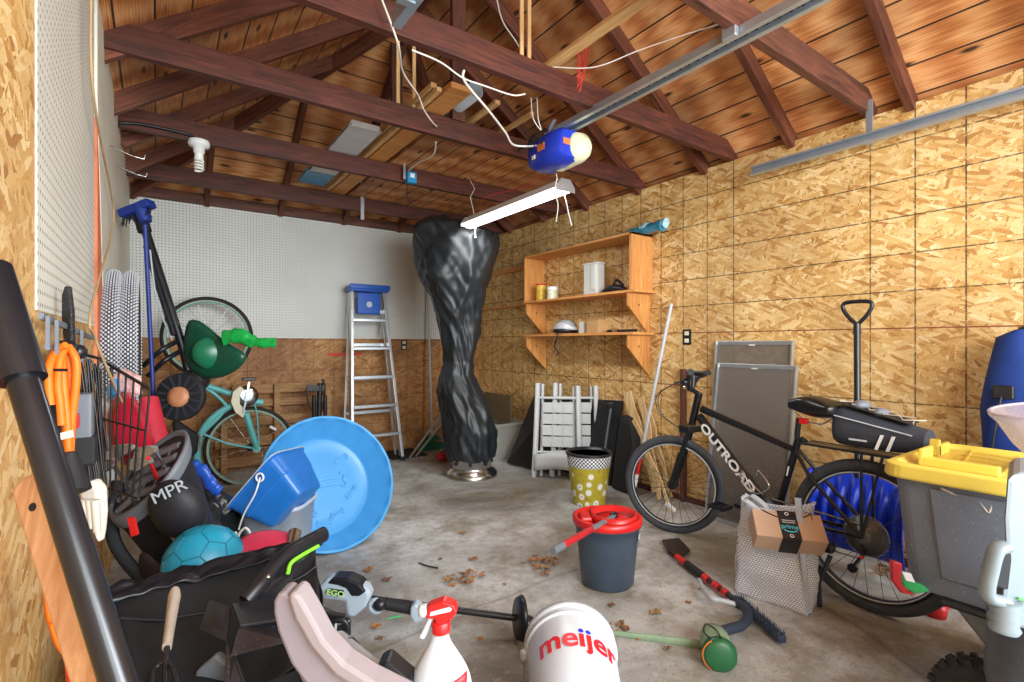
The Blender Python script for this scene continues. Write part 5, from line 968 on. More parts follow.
a, b = b3(122, 215), b3(152, 203); O('brush_block', G().bar(a, b, .07, .045, (UP+RT*.3)), M_nb, t, bevel=.008); O('brush_collar', G().cyl(b3(140, 206), b3(146, 222), .04, .03), M_nb, t)
g = G()
for k in range(30): p = a.lerp(b, k/29)-UP*.02; g.cyl(p, p+V((random.uniform(-.03, .03), random.uniform(-.03, .03), -.05)), .003, .002, 4)
O('bristles', g, M_blk, t)
# hooks on wall
for (u, v, lab) in ((110, 146, 'long wire hook sticking out of the left wall under the second beam'), (117, 166, 'lower wire hook on the left wall below the long one'), (119, 213, 'bent wire hook on the left wall beside the blue brush head')):
    p = P(u, v, x=XL+.015); O('wall_hook', G().tube([p, p+V((.09, .0, -.03)), p+V((.13, 0, -.035)), p+V((.135, 0, -.015))], .004, 6), M_steel, label=lab, cat='hook')
# tyres hung on the left wall
M_fat = mat('mtb_tyre', '#d8dbe0', .35, var=.2); M_fatd = mat('mtb_tyre_dark', '#303338', .6)
for i, (x, y, lab) in enumerate([(-.158, 2.60, 'left one of two pale brightly lit knobby tyres hung on the left wall'), (-.096, 2.62, 'right one of two pale brightly lit knobby tyres hung on the left wall')]):
    R_ = .36; c = V((x, y+.36, 1.155)); t = T('knobby_tyre', lab, 'tyre', c, 'knobby tyres on the left wall'); O('carcass', G().torus(c, (1, 0, 0), R_-.03, .030, 80, 14), M_fatd, t)
    g = G()
    for k in range(130):
        for s in (-4, -3, -2, -1, 0, 1, 2, 3, 4):
            a = 2*math.pi*(k+.5*(s % 2))/130; b = s*.27; r = R_-.03+.034*math.cos(b); cc = c+V((.034*math.sin(b), 0, 0))+V((0, math.cos(a), math.sin(a)))*r; g.box(cc, (.0055, .0085, .005), Matrix.Rotation(a-math.pi/2, 3, 'X') @ Matrix.Rotation(b, 3, 'Y'))
    O('tread_blocks', g, mat('tyre_glare', '#c9ccd2', .45), t, kind='stuff')  # glare on the black tread painted in as a pale block colour
# twine
wire('tan twine cord running down the left wall past the orange stud', [P(91, 0, x=XL+.03), P(94, 100, x=XL+.03), P(113, 205, x=XL+.03), P(110, 240, x=XL+.03), P(91, 310, x=XL+.04), P(96, 340, x=XL+.05), P(112, 380, x=XL+.08), P(122, 402, x=XL+.1)], .004, mat('twine', '#b79a70', .8), 'twine', 'cord')
# tool rack bracket
t = T('tool_rack', 'grey metal tool rack rail fixed under the near pegboard', 'rack', P(60, 330, x=-.175)); q_ = lambda u, v, x=-.17: P(u, v, x=x)
O('rail', G().bar(q_(41, 316), q_(92, 338), .008, .012), M_grey, t); O('rail', G().bar(q_(46, 346), q_(92, 362), .006, .008), M_grey, t)
for u, v0, v1 in ((48, 316, 350), (57, 320, 354), (74, 326, 362), (82, 330, 366)): O('hook_bar', G().bar(q_(u, v0, -.16), q_(u, v1, -.16), .006, .009, (0, 1, 0)), M_grey, t)
t = T('pruning_saw', 'flat black blade-shaped tool standing up from the tool rack', 'tool', q_(66, 350)); 
O('blade', G().prism([P(u, v, t=1.15) for u, v in ((61, 295), (64, 286), (68, 286), (71, 310), (72, 350), (64, 352), (61, 320))], FW*.012), M_txt, t, bevel=.003); O('pivot_knob', G().ball(P(66, 350, t=1.13), .024, n=12).ball(P(78, 352, t=1.15), .018, n=10), M_blk, t)
# orange cord bundle
t = T('extension_cord', 'bundle of orange extension cord hanging on the left wall under the tool rack', 'cord', P(60, 345, t=1.03))
for i, pts in enumerate([[(66, 345), (57, 350), (50, 365), (49, 385), (51, 405)], [(66, 345), (60, 360), (58, 385), (60, 400), (62, 425)], [(64, 346), (62, 362), (64, 390), (67, 420), (69, 455)], [(68, 346), (76, 360), (76, 385), (72, 420), (70, 455)], [(64, 345), (68, 360), (70, 390), (66, 425), (68, 452)]]):
    O('cord_strand', G().tube(curve([P(u, v, t=1.03+.01*i) for u, v in pts]), .0072, 10), M_orange, t)
O('cable_tie', G().bar(P(54, 370, t=1.01), P(67, 370, t=1.01), .004, .006, UP), M_blk, t); O('white_tag', G().prism([P(60, 433, t=1.0), P(72, 430, t=1.0), P(73, 437, t=1.0), P(61, 440, t=1.0)], FW*.002), M_white, t)
O('plug', G().tube([P(70, 452, t=1.03), P(71, 470, t=1.03), P(76, 492, t=1.02)], [.012, .022, .026], 12), M_blkm, t)
wire('orange cord looping low behind the wooden handle', [P(48, 560, t=.78), P(50, 595, t=.78), P(54, 620, t=.78), P(58, 600, t=.8), P(60, 575, t=.8)], .0085, M_orange); wire('end of the orange cord curling out beside the wooden handle', [P(55, 622, t=.76), P(61, 640, t=.76), P(70, 652, t=.76), P(84, 657, t=.76)], .0085, M_orange)
O('red_tube', G().cyl(P(76, 662, t=.8), P(80, 700, t=.8), .014), M_red, label='short red tube low behind the wooden handle', cat='tube')
# battery charger blocks
t = T('battery_charger', 'dark grey battery charger blocks on the left wall behind the orange cord', 'charger', P(70, 430, t=1.12)); 
O('block', G().box(P(57, 412, t=1.12), (.045, .06, .10)), M_blkm, t, bevel=.006); O('block', G().box(P(80, 418, t=1.22), (.05, .06, .12)), M_grey, t, bevel=.006); O('block', G().box(P(82, 450, t=1.22), (.055, .06, .07)), M_blkm, t, bevel=.006); O('red_label', G().box(P(76, 421, t=1.16), (.012, .03, .03)), M_red, t)
t = T('work_gloves', 'pair of worn white work gloves hanging below the charger', 'gloves', P(84, 505, t=1.1)); g = G(); 
g.prism([P(u, v, t=1.1) for u, v in ((77, 488), (90, 480), (98, 490), (99, 515), (96, 545), (88, 520), (80, 505))], FW*.03); O('palm', g, mat('glove_white', '#cfcac0', .85, bump=.6), t, bevel=.008)
for k in range(4): O('finger', G().tube([P(80+5*k, 500, t=1.09), P(82+5*k, 520+4*k, t=1.09)], [.009, .007], 8), mat('glove_finger', '#c2bcb0', .85), t)
plank('orange-brown upright wood strip below the white gloves', P(97, 700, x=-.15), P(97, 470, x=-.15), .03, .03, M_shelf, 'wood_upright')
# wire basket
t = T('wire_basket', 'black wire bicycle basket hanging on the left wall above the golf bag', 'basket', P(110, 400, t=1.45)); M_wr = mat('black_wire', '#15161a', .35)
TL, TR, BR, BL = P(98, 358, t=1.66), P(150, 389, t=1.46), P(138, 505, t=1.46), P(100, 500, t=1.66); BK0, BK1 = P(74, 352, t=1.25), P(92, 530, t=1.25)
def wl(a, b, r=.0028): O('wire', G().cyl(a, b, r, n=6), M_wr, t)
O('rim_wire', G().tube([BK0, TL, TR], .005, 6), M_wr, t); wl(TL.lerp(BL, .42), TR.lerp(BR, .36), .0035); wl(TL.lerp(BL, .9), TR.lerp(BR, .95), .0035)
for k in range(8): q = k/7; wl(TL.lerp(TR, q), BL.lerp(BR, q).lerp(TL.lerp(TR, q), .12*random.random()))
for k in range(34):
    q = random.random(); a = BK0.lerp(TL, q)-UP*(.01+.05*random.random()); b = BK1.lerp(BL, q)+UP*(random.random()*.22-.05)+RT*random.uniform(-.02, .03); wl(a+RT*random.uniform(-.01, .02), b)
# red bag and mat
t = T('red_mat_roll', 'rolled red foam mat standing in the left corner behind the golf bag', 'mat', P(160, 470, t=2.35)); a, b = P(146, 400, t=2.45), P(170, 500, t=2.35); b2 = a+(b-a)*1.6
M_rfo = mat('red_foam', '#c41f38', .6, bump=.4, bscale=90, speck=.15); O('roll', G().cyl(a, b2, .052, .058), M_rfo, t); O('end_spiral', G().torus(a, (a-b), .03, .006, 24, 6).torus(a, (a-b), .014, .005, 20, 6), M_rfo, t)
t = T('red_bag', 'red and white bag hanging inside the wire basket', 'bag', P(122, 430, t=1.75)); M_rb = mat('red_nylon', '#c01c34', .3, bump=.4, bscale=12)
ring = [(104, 420), (112, 398), (128, 388), (140, 402), (150, 430), (160, 452), (140, 462), (118, 470), (110, 445)]
O('body', loft(G(), [[P(130+(u-130)*.7, 430+(v-430)*.8, t=1.70) for u, v in ring], [P(u, v, t=1.74) for u, v in ring], [P(u, v, t=1.80) for u, v in ring]]), M_rb, t, sub=1)
O('white_side', G().prism([P(u, v, t=1.8) for u, v in ((99, 400), (106, 395), (112, 470), (108, 490), (101, 460))], FW*.03), M_white, t, bevel=.01); O('striped_cloth', G().prism([P(u, v, t=1.79) for u, v in ((104, 388), (118, 368), (136, 376), (138, 396), (120, 392), (108, 404))], FW*.03), mat('print_cloth', '#d9a9a6', .7, var=.5, scale=60), t, bevel=.008); O('blue_patch', G().prism([P(u, v, t=1.77) for u, v in ((106, 388), (114, 378), (117, 392), (108, 400))], FW*.02), mat('blue_cloth', '#3e86b8', .6), t, bevel=.004)
# ---------- golf bag ----------
gt = P(150, 474, t=1.80); gbm = V((.24, 2.30, 0)); ga = (gt-gbm).normalized(); t = T('golf_bag', 'black golf bag leaning into the left corner with its grey divided top facing up', 'golf bag', gbm)
M_gbk = mat('golf_black', '#17181f', .6, var=.25, bump=.3); M_gbr = mat('golf_brown', '#35282a', .6, var=.2)
tilt = (ga*.75+UP*.1-FW*.75+RT*.12).normalized()
gx = (RT-ga*RT.dot(ga)).normalized(); gy = ga.cross(gx); gL = (gt-gbm).length
def grg(h, r, sx_=1.0, n=28, tl=0): return [gbm+ga*(h+tl*math.sin(2*math.pi*j/n+1.2))+gx*(r*sx_*math.cos(2*math.pi*j/n))+gy*(r*math.sin(2*math.pi*j/n)) for j in range(n)]
# make opening dip toward the camera
def opn(r, dh):
    out = []; n = 28
    for j in range(n):
        d = gx*(r*1.1*math.cos(2*math.pi*j/n))+gy*(r*math.sin(2*math.pi*j/n)); out.append(gt+d+ga*(dh+d.dot(FW)*.52+d.dot(RT)*.38))
    return out
O('body', loft(G(), [grg(0, .09), grg(.02, .10), grg(.3, .105), grg(.5, .115), opn(.125, -.08), opn(.14, 0)]), M_gbk, t)
O('top_cuff', loft(G(), [opn(.138, -.04), opn(.144, -.01), opn(.144, .01), opn(.132, .012), opn(.128, -.02), opn(.12, -.06)]), M_grey, t)
M_foam = mat('divider_foam', '#6c6568', .8, bump=.3)
def od(a, b, dh): d = gx*a+gy*b; return gt+d+ga*(dh+d.dot(FW)*.52+d.dot(RT)*.38)
for b in (-.09, -.04, .01, .06): O('divider', G().tube([od(-.115*math.sqrt(1-(b/.13)**2), b, -.004), od(0, b+.015, .006), od(.115*math.sqrt(1-(b/.13)**2), b, -.004)], .015, 8), M_foam, t)
for a in (-.06, .0, .06): O('divider', G().tube([od(a, -.11, -.012), od(a, .09, -.008)], .011, 8), M_foam, t)
pc_ = P(172, 497, t=1.66); O('front_pocket', G().ball(pc_+(-ga)*.05, (.088, .06, .11), n=20, rot=Matrix((gx, gy, ga)).transposed()), M_gbk, t)
td_ = (P(192, 483, t=1.55)-P(150, 503, t=1.55)).normalized(); text('MPR', .052, P(169, 492, t=1.60), td_, (UP-td_*UP.dot(td_)), mat=M_lgrey, parent=t, bold=.0, sx=1.25)
O('side_pocket', G().ball(gbm+ga*.3+gx*.08-FW*.08, (.07, .06, .2), n=16, rot=Matrix((gx, gy, ga)).transposed()), M_gbr, t); O('side_pocket', G().ball(gbm+ga*.28-gx*.06-FW*.1, (.07, .05, .22), n=16, rot=Matrix((gx, gy, ga)).transposed()), M_gbr, t)
O('bag_leg', G().cyl(P(190, 500, t=1.85), P(212, 545, t=1.75), .008), M_alu, t); O('bag_leg', G().cyl(P(160, 520, t=1.75), P(180, 545, t=1.65), .008), M_alu, t); O('shoulder_strap', G().tube(curve([gt-gx*.12, gt-gx*.15-ga*.2-FW*.1, gt-gx*.08-ga*.4-FW*.14]), .02, 8, sq=.3), M_blkm, t); O('red_tab', G().prism([P(u, v, t=1.55) for u, v in ((127, 518), (133, 518), (137, 535), (131, 537))], FW*.01), M_red, t)
M_sh = mat('steel_shaft', '#c9ccd0', .2, .9); cl = [((140, 460), (130, 445), M_sh, 'golf club with a broad silver iron head in the golf bag'), ((158, 480), (148, 458), M_red, 'golf club with a red shaft in the golf bag'), ((166, 468), (153, 447), M_sh, 'golf club with a bright steel shaft at the right of the golf bag'), ((134, 492), (110, 462), M_sh, 'golf club with the lowest steel shaft, behind the basket wires')]
for (e0, e1, m, lab) in cl:
    a, b = P(*e0, t=1.76), P(*e1, t=1.62); t = T('golf_club', lab, 'golf club', a, 'clubs in the golf bag'); O('shaft', G().cyl(a-(b-a)*1.2, b, .006), m, t); d = (b-a).normalized(); s_ = RT*.8+UP*.3
    O('club_head', G().prism([b, b+s_*-.03+UP*.012, b-s_*.075+UP*.02, b-s_*.085-UP*.012, b-s_*.05-UP*.03, b+s_*.01-UP*.02], FW*.022), M_sh, t, bevel=.004)
# trash bags, blue tarp, ball
def lump(name, label, cat, c, r, m, amp=.25, fr=3.0, seed=0, n=40):
    c = V(c); g = G()
    def f(a, b):
        th = math.pi*b; ph = 2*math.pi*a; d = V((math.sin(th)*math.cos(ph), math.sin(th)*math.sin(ph), math.cos(th))); q = d*fr+V((seed, seed*2, 0)); k = 1+amp*((1-abs(noise.noise(q)))-.8)+amp*.5*((1-abs(noise.noise(q*2.3)))-.8)
        p = V((d.x*r[0], d.y*r[1], d.z*r[2]))*k; z = c.z+p.z; return V((c.x+p.x, c.y+p.y, max(z, .002)))
    g.grid(f, n, n//2, wrap=True); return O(name, g, m, label=label, cat=cat)
M_tr = mat('trash_film', '#1c1e1f', .28, var=.3, bump=.9, bscale=22)
lump('trash_bag', 'black plastic trash bag under the turquoise ball', 'bag', (.15, 1.92, .18), (.20, .18, .215), M_tr, seed=1)
lump('trash_bag', 'crumpled black trash bag on the floor below the teal bicycle saddle', 'bag', (.18, 2.85, .22), (.18, .22, .26), M_tr, seed=3)
O('blue_tarp', (lambda g: (g.tube(curve([P(183, 470, t=2.3), P(193, 466, t=2.3), P(203, 472, t=2.3), P(212, 486, t=2.3), P(220, 492, t=2.3)], 6), [.03, .035, .04, .03, .035, .03, .025, .035, .03, .025, .03, .035, .03, .03, .025, .03, .03, .035, .03, .025, .03, .03, .02, .03, .02], 10, sq=.6), g)[1])(G()), mat('tarp_blue', '#1b50b4', .35, var=.2, bump=.8, bscale=30), label='crumpled bright blue strap of tarp on the black trash bags', cat='tarp')
bc = P(204, 563, t=1.62); t = T('soccer_ball', 'turquoise soccer ball resting behind the black fabric bag', 'ball', bc-UP*.115); M_ball = mat('ball_teal', '#1f93b4', .4, var=.06); Rr = .117
O('shell', G().ball(bc, Rr, n=40), M_ball, t); ph_ = (1+5**.5)/2
icos = [V(p).normalized() for p in [(0, s1, s2*ph_) for s1 in (-1, 1) for s2 in (-1, 1)]+[(s1, s2*ph_, 0) for s1 in (-1, 1) for s2 in (-1, 1)]+[(s2*ph_, 0, s1) for s1 in (-1, 1) for s2 in (-1, 1)]]
seam = G(); rt = Matrix.Rotation(.5, 3, 'X') @ Matrix.Rotation(.4, 3, 'Z')
for i, p in enumerate(icos):
    nb_ = [q for q in icos if q != p and (q-p).length < 1.1]; vs = [(p*2+q).normalized() for q in nb_]; x_ = (vs[0]-p*vs[0].dot(p)).normalized(); y_ = p.cross(x_); vs.sort(key=lambda q: math.atan2(q.dot(y_), q.dot(x_)))
    for k in range(5): a, b = vs[k], vs[(k+1) % 5]; seam.tube([bc+(rt @ a.lerp(b, q/3).normalized())*Rr for q in range(4)], .0022, 5)
    for q in nb_: seam.tube([bc+(rt @ (p*2+q).normalized().lerp((q*2+p).normalized(), f/3).normalized())*Rr for f in range(4)], .0018, 5)
O('seams', seam, mat('ball_seam', '#14708c', .5), t)
O('round_container', G().lathe([(0, 0), (.10, 0), (.10, .02), (.08, .025), (0, .025)], P(268, 550, t=1.72), (0.1, -.2, 1), 28), mat('pink_red', '#d8385a', .4), label='pinkish red round lid poking out behind the black fabric bag', cat='lid')
O('box_blue', G().box(P(285, 542, t=1.8), (.10, .07, .03)), mat('skyblue', '#3f9ed0', .4), label='light blue flat box behind the black fabric bag, beside the pink red lid', cat='box', bevel=.003); 
O('can_silver', G().cyl(P(292, 546, t=1.75), P(295, 532, t=1.8), .022), M_steel, label='small silver can end poking up behind the black plastic handle', cat='can')
wire('coiled white cord between the turquoise ball and the grey bucket', [P(235, 532, t=1.85), P(243, 545, t=1.85), P(250, 535, t=1.85), P(245, 528, t=1.85), P(238, 538, t=1.85), P(248, 550, t=1.85), P(256, 546, t=1.85)], .005, M_wire)
# ---------- black fabric yard bag ----------
TA, TB, TC, TD = P(112, 590, t=1.22), P(314, 540, t=1.62), P(326, 655, t=1.12), P(150, 740, t=.80)
FA, FB, FC, FD = V((TA.x+.05, TA.y-.03, 0)), V((TB.x-.10, TB.y-.08, 0)), V((TC.x-.02, TC.y, 0)), V((TD.x+.03, TD.y+.02, 0))
FA.x = max(FA.x, -.15); M_fab = mat('bag_fabric', '#121319', .8, var=.2, bump=.5, bscale=260); M_fabs = mat('bag_film', '#15161d', .35, var=.3, bump=.8, bscale=18)
t = T('yard_bag', 'large open black fabric mower bag lying in the left foreground', 'bag', (.15, 1.3, 0))
def quad(a, b, c, d, s, q): return a.lerp(b, s).lerp(d.lerp(c, s), q)
def ytop(s, q): p = quad(TA, TB, TC, TD, s, q); e = math.sin(math.pi*s)*math.sin(math.pi*q); return p-UP*(.05*e)+UP*.012*noise.noise(V((s*6, q*5, 2)))
def yside(a, b):
    k = a*4; i = int(k) % 4; f = k-int(k); T4 = [TA, TB, TC, TD]; F4 = [FA, FB, FC, FD]; p = F4[i].lerp(F4[(i+1) % 4], f).lerp(T4[i].lerp(T4[(i+1) % 4], f), b)
    c = V((.15, 1.3, p.z)); return p+(p-c).normalized()*(.010*math.sin(math.pi*b)*math.sin(math.pi*f)+.018*noise.noise(V((a*14, b*5, 7))))
O('side_fabric', G().grid(yside, 96, 24, wrap=True), M_fab, t, solid=.003); O('top_fabric', G().grid(ytop, 40, 30), M_fab, t, solid=.003)
O('rear_film', G().grid(lambda s, q: TA.lerp(TB, s)+UP*(.012+.015*noise.noise(V((s*12, q*3, 0))))-FW*(.10*q)+UP*(-.01*q), 60, 8), M_fabs, t, solid=.003)
O('seam_cord', G().tube([ytop(s/12, .30)+UP*.004 for s in range(13)], .004, 6), M_blk, t)
# rigid black handle and folded plates
k5 = lambda u, v, t_: P(u, v, t=t_); t = T('mower_chute', 'black plastic mower bag lid with raised handle and a lime green edge', 'lid', P(280, 600, t=1.2))
O('handle_beam', G().tube(curve([k5(246, 602, 1.12), k5(262, 583, 1.16), k5(285, 557, 1.24), k5(302, 546, 1.3), k5(324, 534, 1.38)]), [.021]*33, 12, sq=.8), M_blk, t)
O('web', G().prism([k5(258, 604, 1.13), k5(290, 592, 1.2), k5(291, 575, 1.2), k5(300, 562, 1.24), k5(322, 545, 1.36), k5(300, 549, 1.3), k5(284, 562, 1.22), k5(266, 585, 1.15)], FW*.012), M_blk, t, bevel=.002)
O('lime_edge', G().tube(curve([k5(288, 573, 1.19), k5(291, 563, 1.22), k5(302, 555, 1.27), k5(318, 546, 1.33)]), .005, 8), mat('lime', '#86e03a', .4), t)
M_pl = mat('plate_dark', '#23242c', .35, var=.2, speck=.3)
O('folded_plate', G().prism([k5(201, 628, 1.08), k5(210, 600, 1.12), k5(232, 606, 1.1), k5(228, 640, 1.02)], -FW*.006), M_pl, t, bevel=.001)
O('folded_plate', G().prism([k5(232, 606, 1.1), k5(290, 594, 1.16), k5(300, 618, 1.06), k5(240, 628, 1.0)], UP*.006), M_pl, t, bevel=.001)
O('folded_plate', G().prism([k5(240, 627, 1.0), k5(282, 612, 1.08), k5(292, 640, 1.04), k5(232, 655, .96)], -FW*.006), M_pl, t, bevel=.001)
O('folded_plate', G().prism([k5(228, 640, 1.0), k5(236, 655, .97), k5(252, 700, .93), k5(225, 700, .93)], -FW*.006), M_pl, t, bevel=.001)
O('screw', G().ball(k5(268, 577, 1.13), .006, n=8), M_steel, t)
# hand fork
t = T('hand_cultivator', 'garden hand fork with worn cream handle lying on the black fabric bag', 'hand tool', P(170, 640, t=1.02)); e0, e1 = P(175, 592, t=1.10), P(167, 647, t=.98)
O('handle', G().tube([e0, e0.lerp(e1, .1), e0.lerp(e1, .6), e1], [.016, .020, .016, .014], 12, sq=.6), mat('worn_handle', '#a79a8c', .7, var=.2, bump=.5), t); O('hang_hole', G().cyl(e0.lerp(e1, .10)-FW*.013, e0.lerp(e1, .10)+FW*.0, .005), M_blkm, t)
f0, f1 = P(167, 660, t=.96), P(165, 672, t=.95); O('tang', G().tube([e1, f0, f1], .005, 8), M_blk, t)
for du in (-13, 0, 12): O('tine', G().tube(curve([f0, P(165+du*.7, 668, t=.95), P(165+du, 685, t=.92), P(163+du, 700, t=.92)]), .0045, 6), M_blk, t)
O('grey_scoop', G().prism([P(u, v, t=1.0) for u, v in ((195, 672), (215, 655), (232, 668), (236, 700), (190, 700))], FW*.02), M_grey, label='grey plastic piece at the bottom edge under the black folded lid', cat='plastic part', bevel=.006)
# ---------- beige curved seat ----------
t = T('baby_seat', 'pale pink-beige curved plastic seat rim in the bottom left foreground', 'seat', P(320, 660, t=.85)); M_bg = mat('pink_beige', '#8f878f', .35, var=.05); M_bg2 = mat('tan_beige', '#9a8f92', .4, var=.06); M_br = mat('seat_inside', '#94786a', .6)
o5 = lambda l, tt: curve([P(u, v, t=tt+.0*i) for i, (u, v) in enumerate(l)])
O('outer_rim', G().prism([P(u, v, t=.86) for u, v in ((273, 602), (277, 594), (284, 592), (290, 597), (296, 618), (310, 642), (332, 662), (365, 682), (410, 705), (405, 722), (350, 722), (316, 700), (290, 664), (277, 632), (273, 614))], FW*.045), M_bg, t, bevel=.012)
O('inner_rim', G().prism([P(u, v, t=.85) for u, v in ((287, 598), (291, 592), (298, 595), (308, 612), (324, 642), (344, 664), (372, 682), (412, 702), (408, 712), (364, 695), (334, 676), (310, 648), (294, 620))], FW*.05), M_bg2, t, bevel=.008)
O('seat_inside', G().prism([P(u, v, t=.95) for u, v in ((292, 594), (305, 604), (332, 645), (330, 664), (312, 640))], FW*.02), M_br, t, bevel=.004)
O('seat_shell', G().prism([P(u, v, t=.93) for u, v in ((282, 612), (300, 610), (330, 650), (380, 690), (380, 730), (330, 730), (300, 680))], FW*.03), M_bg, t, bevel=.006)
t = T('tubular_stand', 'silver tube handle with black joints beside the beige seat', 'handle', P(360, 660, t=1.0)); M_sv = mat('silver_paint', '#b5bac0', .35, .3)
O('tube', G().tube([P(338, 640, t=1.12), P(352, 652, t=1.08), P(385, 680, t=1.0), P(410, 702, t=.95)], .020, 12), M_sv, t); O('tube', G().tube([P(325, 640, t=1.1), P(345, 672, t=1.0), P(352, 690, t=.98)], .014, 10), mat('slate_tube', '#8fa0b0', .4), t)
O('collar', G().cyl(P(346, 647, t=1.1), P(351, 652, t=1.09), .023), M_blk, t); O('lever', G().prism([P(u, v, t=.96) for u, v in ((376, 668), (386, 662), (412, 684), (412, 700), (374, 690))], FW*.05), M_blk, t, bevel=.006); O('side_joint', G().prism([P(u, v, t=1.0) for u, v in ((354, 665), (372, 676), (376, 700), (350, 700))], FW*.04), M_blkm, t, bevel=.006)
t = T('strap_buckle', 'black webbing buckle clump hanging beside the black fabric bag', 'buckle', P(338, 625, t=1.2)); O('buckle', G().ball(P(333, 626, t=1.2), (.028, .02, .022), n=10).box(P(343, 628, t=1.2), (.035, .02, .04)), M_blk, t, bevel=.005); O('webbing', G().torus(P(340, 627, t=1.18), FW, .018, .005, 20, 6).tube(curve([P(322, 610, t=1.2), P(332, 615, t=1.2), P(345, 618, t=1.2)]), .01, 8, sq=.4), M_blk, t); O('webbing_strip', G().bar(P(325, 633, t=1.18), P(325, 622, t=1.18), .008, .004).bar(P(335, 636, t=1.17), P(336, 624, t=1.17), .006, .004), M_lgrey, t)
# ---------- string trimmer ----------
m5 = lambda u, v, tt=2.08: P(u, v, t=tt); t = T('string_trimmer', 'grey and black battery string trimmer lying on the floor behind the spray bottle', 'trimmer', V((m5(440, 610).x, m5(440, 610).y, 0))); M_eg = mat('trimmer_grey', '#aab9c6', .4, var=.05)
O('motor_body', G().prism([m5(u, v, 2.02) for u, v in ((317, 588), (326, 579), (340, 578), (366, 588), (371, 596), (366, 608), (353, 619), (346, 617), (344, 602), (326, 600), (318, 596))], FW*.065), M_eg, t, bevel=.014)
O('top_cover', G().prism([m5(u, v, 2.015) for u, v in ((326, 584), (333, 578), (348, 579), (359, 584), (366, 592), (359, 597), (351, 597), (346, 589), (338, 586))], FW*.075), M_blk, t, bevel=.008); O('badge', G().prism([m5(u, v, 2.012) for u, v in ((328, 589), (343, 591), (344, 595), (341, 597), (329, 595), (326, 592))], FW*.01), M_blk, t, bevel=.002)
bx2 = (m5(342, 594.6, 2.0)-m5(328, 592.2, 2.0)).normalized(); text('EGO', .030, m5(335.5, 593.4, 1.998), bx2, UP-bx2*UP.dot(bx2), mat=mat('badge_green', '#b6e08a', .4), parent=t, bold=.02, sx=1.15)
O('shaft', G().cyl(m5(372, 599, 2.06), m5(524, 619, 2.05), .0135), M_blk, t); O('grip', G().cyl(m5(386, 604, 2.04), m5(412, 609, 2.04), .022), M_blkm, t)
O('grip_ring', G().torus(m5(376, 606, 2.03), FW, .022, .012, 24, 8), M_eg, t); O('trigger_housing', G().ball(m5(380, 604, 2.03), (.03, .03, .026), n=12), M_blk, t)
O('loop_bracket', G().prism([m5(u, v, 2.0) for u, v in ((410, 608), (415, 604), (423, 610), (422, 622), (414, 624), (410, 616))], FW*.05), M_eg, t, bevel=.008)
gdx = (m5(524, 619, 2.05)-m5(450, 610, 2.05)).normalized(); O('guard', G().lathe([(.0, 0), (.075, .0), (.085, .02), (.08, .02), (.07, .008), (0, .008)], m5(517, 618, 2.0), (gdx+FW*.25), 28, sx=1.0), M_blk, t); O('trimmer_head', G().cyl(m5(520, 622, 2.0), m5(530, 626, 2.0), .035), M_blk, t); O('trimmer_line', G().tube(curve([m5(402, 616, 2.0), m5(395, 617, 2.0), m5(388, 619, 2.0)]), .003, 5), mat('line_green', '#3fd070', .4), t)
# ---------- white bucket ----------
bxd = (FW+RT*.03).normalized(); rcen = V((1.150, 1.29, .153)); t = T('white_bucket', 'white plastic bucket with red and blue lettering lying on its side in front', 'bucket', (rcen.x, rcen.y-.2, 0)); M_wb = mat('bucket_white', '#ccd2da', .32, var=.02)
bL = .37; r0, r1 = .152, .132; axd = (-bxd*bL+UP*(r1-r0+.003)).normalized(); sd = axd.cross(UP).normalized(); ud = sd.cross(axd).normalized()
ud = ud if ud.z > 0 else -ud; sdr = RT
O('body', G().lathe([(r0-.012, .01), (r0-.008, .0), (r0-.004, .02), (r1-.006, bL-.01), (r1-.012, bL), (0, bL), (0, bL-.005), (r1-.02, bL-.008), (r0-.014, .02)], rcen, axd, 64), M_wb, t)
O('rim', G().lathe([(r0-.006, -.002), (r0+.002, .0), (r0+.002, .022), (r0-.004, .024)], rcen, axd, 64).lathe([(r0-.004, .05), (r0+.001, .052), (r0+.001, .058), (r0-.005, .06)], rcen, axd, 64), M_wb, t)
O('bail', G().tube(curve([rcen+axd*.055-RT*.152, rcen+axd*.15-RT*.155-UP*.04, rcen+axd*.25-RT*.15-UP*.09, rcen+axd*.3-RT*.13-UP*.135]), .0025, 6), M_steel, t); O('bail_ear', G().box(rcen+axd*.055-RT*.152, (.02, .03, .03)), M_wb, t, bevel=.004); O('grey_scuff', G().box(rcen+axd*.14-RT*.142-UP*.01, (.004, .05, .05), Matrix.Rotation(-YAW, 3, 'Z')), M_grey, t) if False else None
perp = axd.cross(RT).normalized(); perp = perp if perp.z > 0 else -perp; rgt = (RT-axd*RT.dot(axd)).normalized()
def wrap(x, y, z):
    s = .175-y; r = r0-.004+(r1-r0)*(s/bL)+.0015+max(0, z)*.3; a = x/.15+.10; return rcen+axd*s+perp*(r*math.cos(a))+rgt*(r*math.sin(a))
M_mr = mat('logo_red', '#e0202c', .4, var=.02); M_mb = mat('logo_blue', '#2138c8', .4, var=.02)
lt = text('meijer', .118, (0, 0, 0), RT, UP, mat=M_mr, parent=t, bold=.022, fn=wrap, depth=.001, sx=.98)
lt.data.materials.append(M_mb)
inv = [(v - (rcen-wloc(t))) for v in [x.co for x in lt.data.vertices]]; ys = [.175-v.dot(axd) for v in inv]
xh = sorted(ys)[int(len(ys)*.85)]
ymax = max(ys)
for p in lt.data.polygons:
    if min(ys[i] for i in p.vertices) > ymax-.024: p.material_index = 1
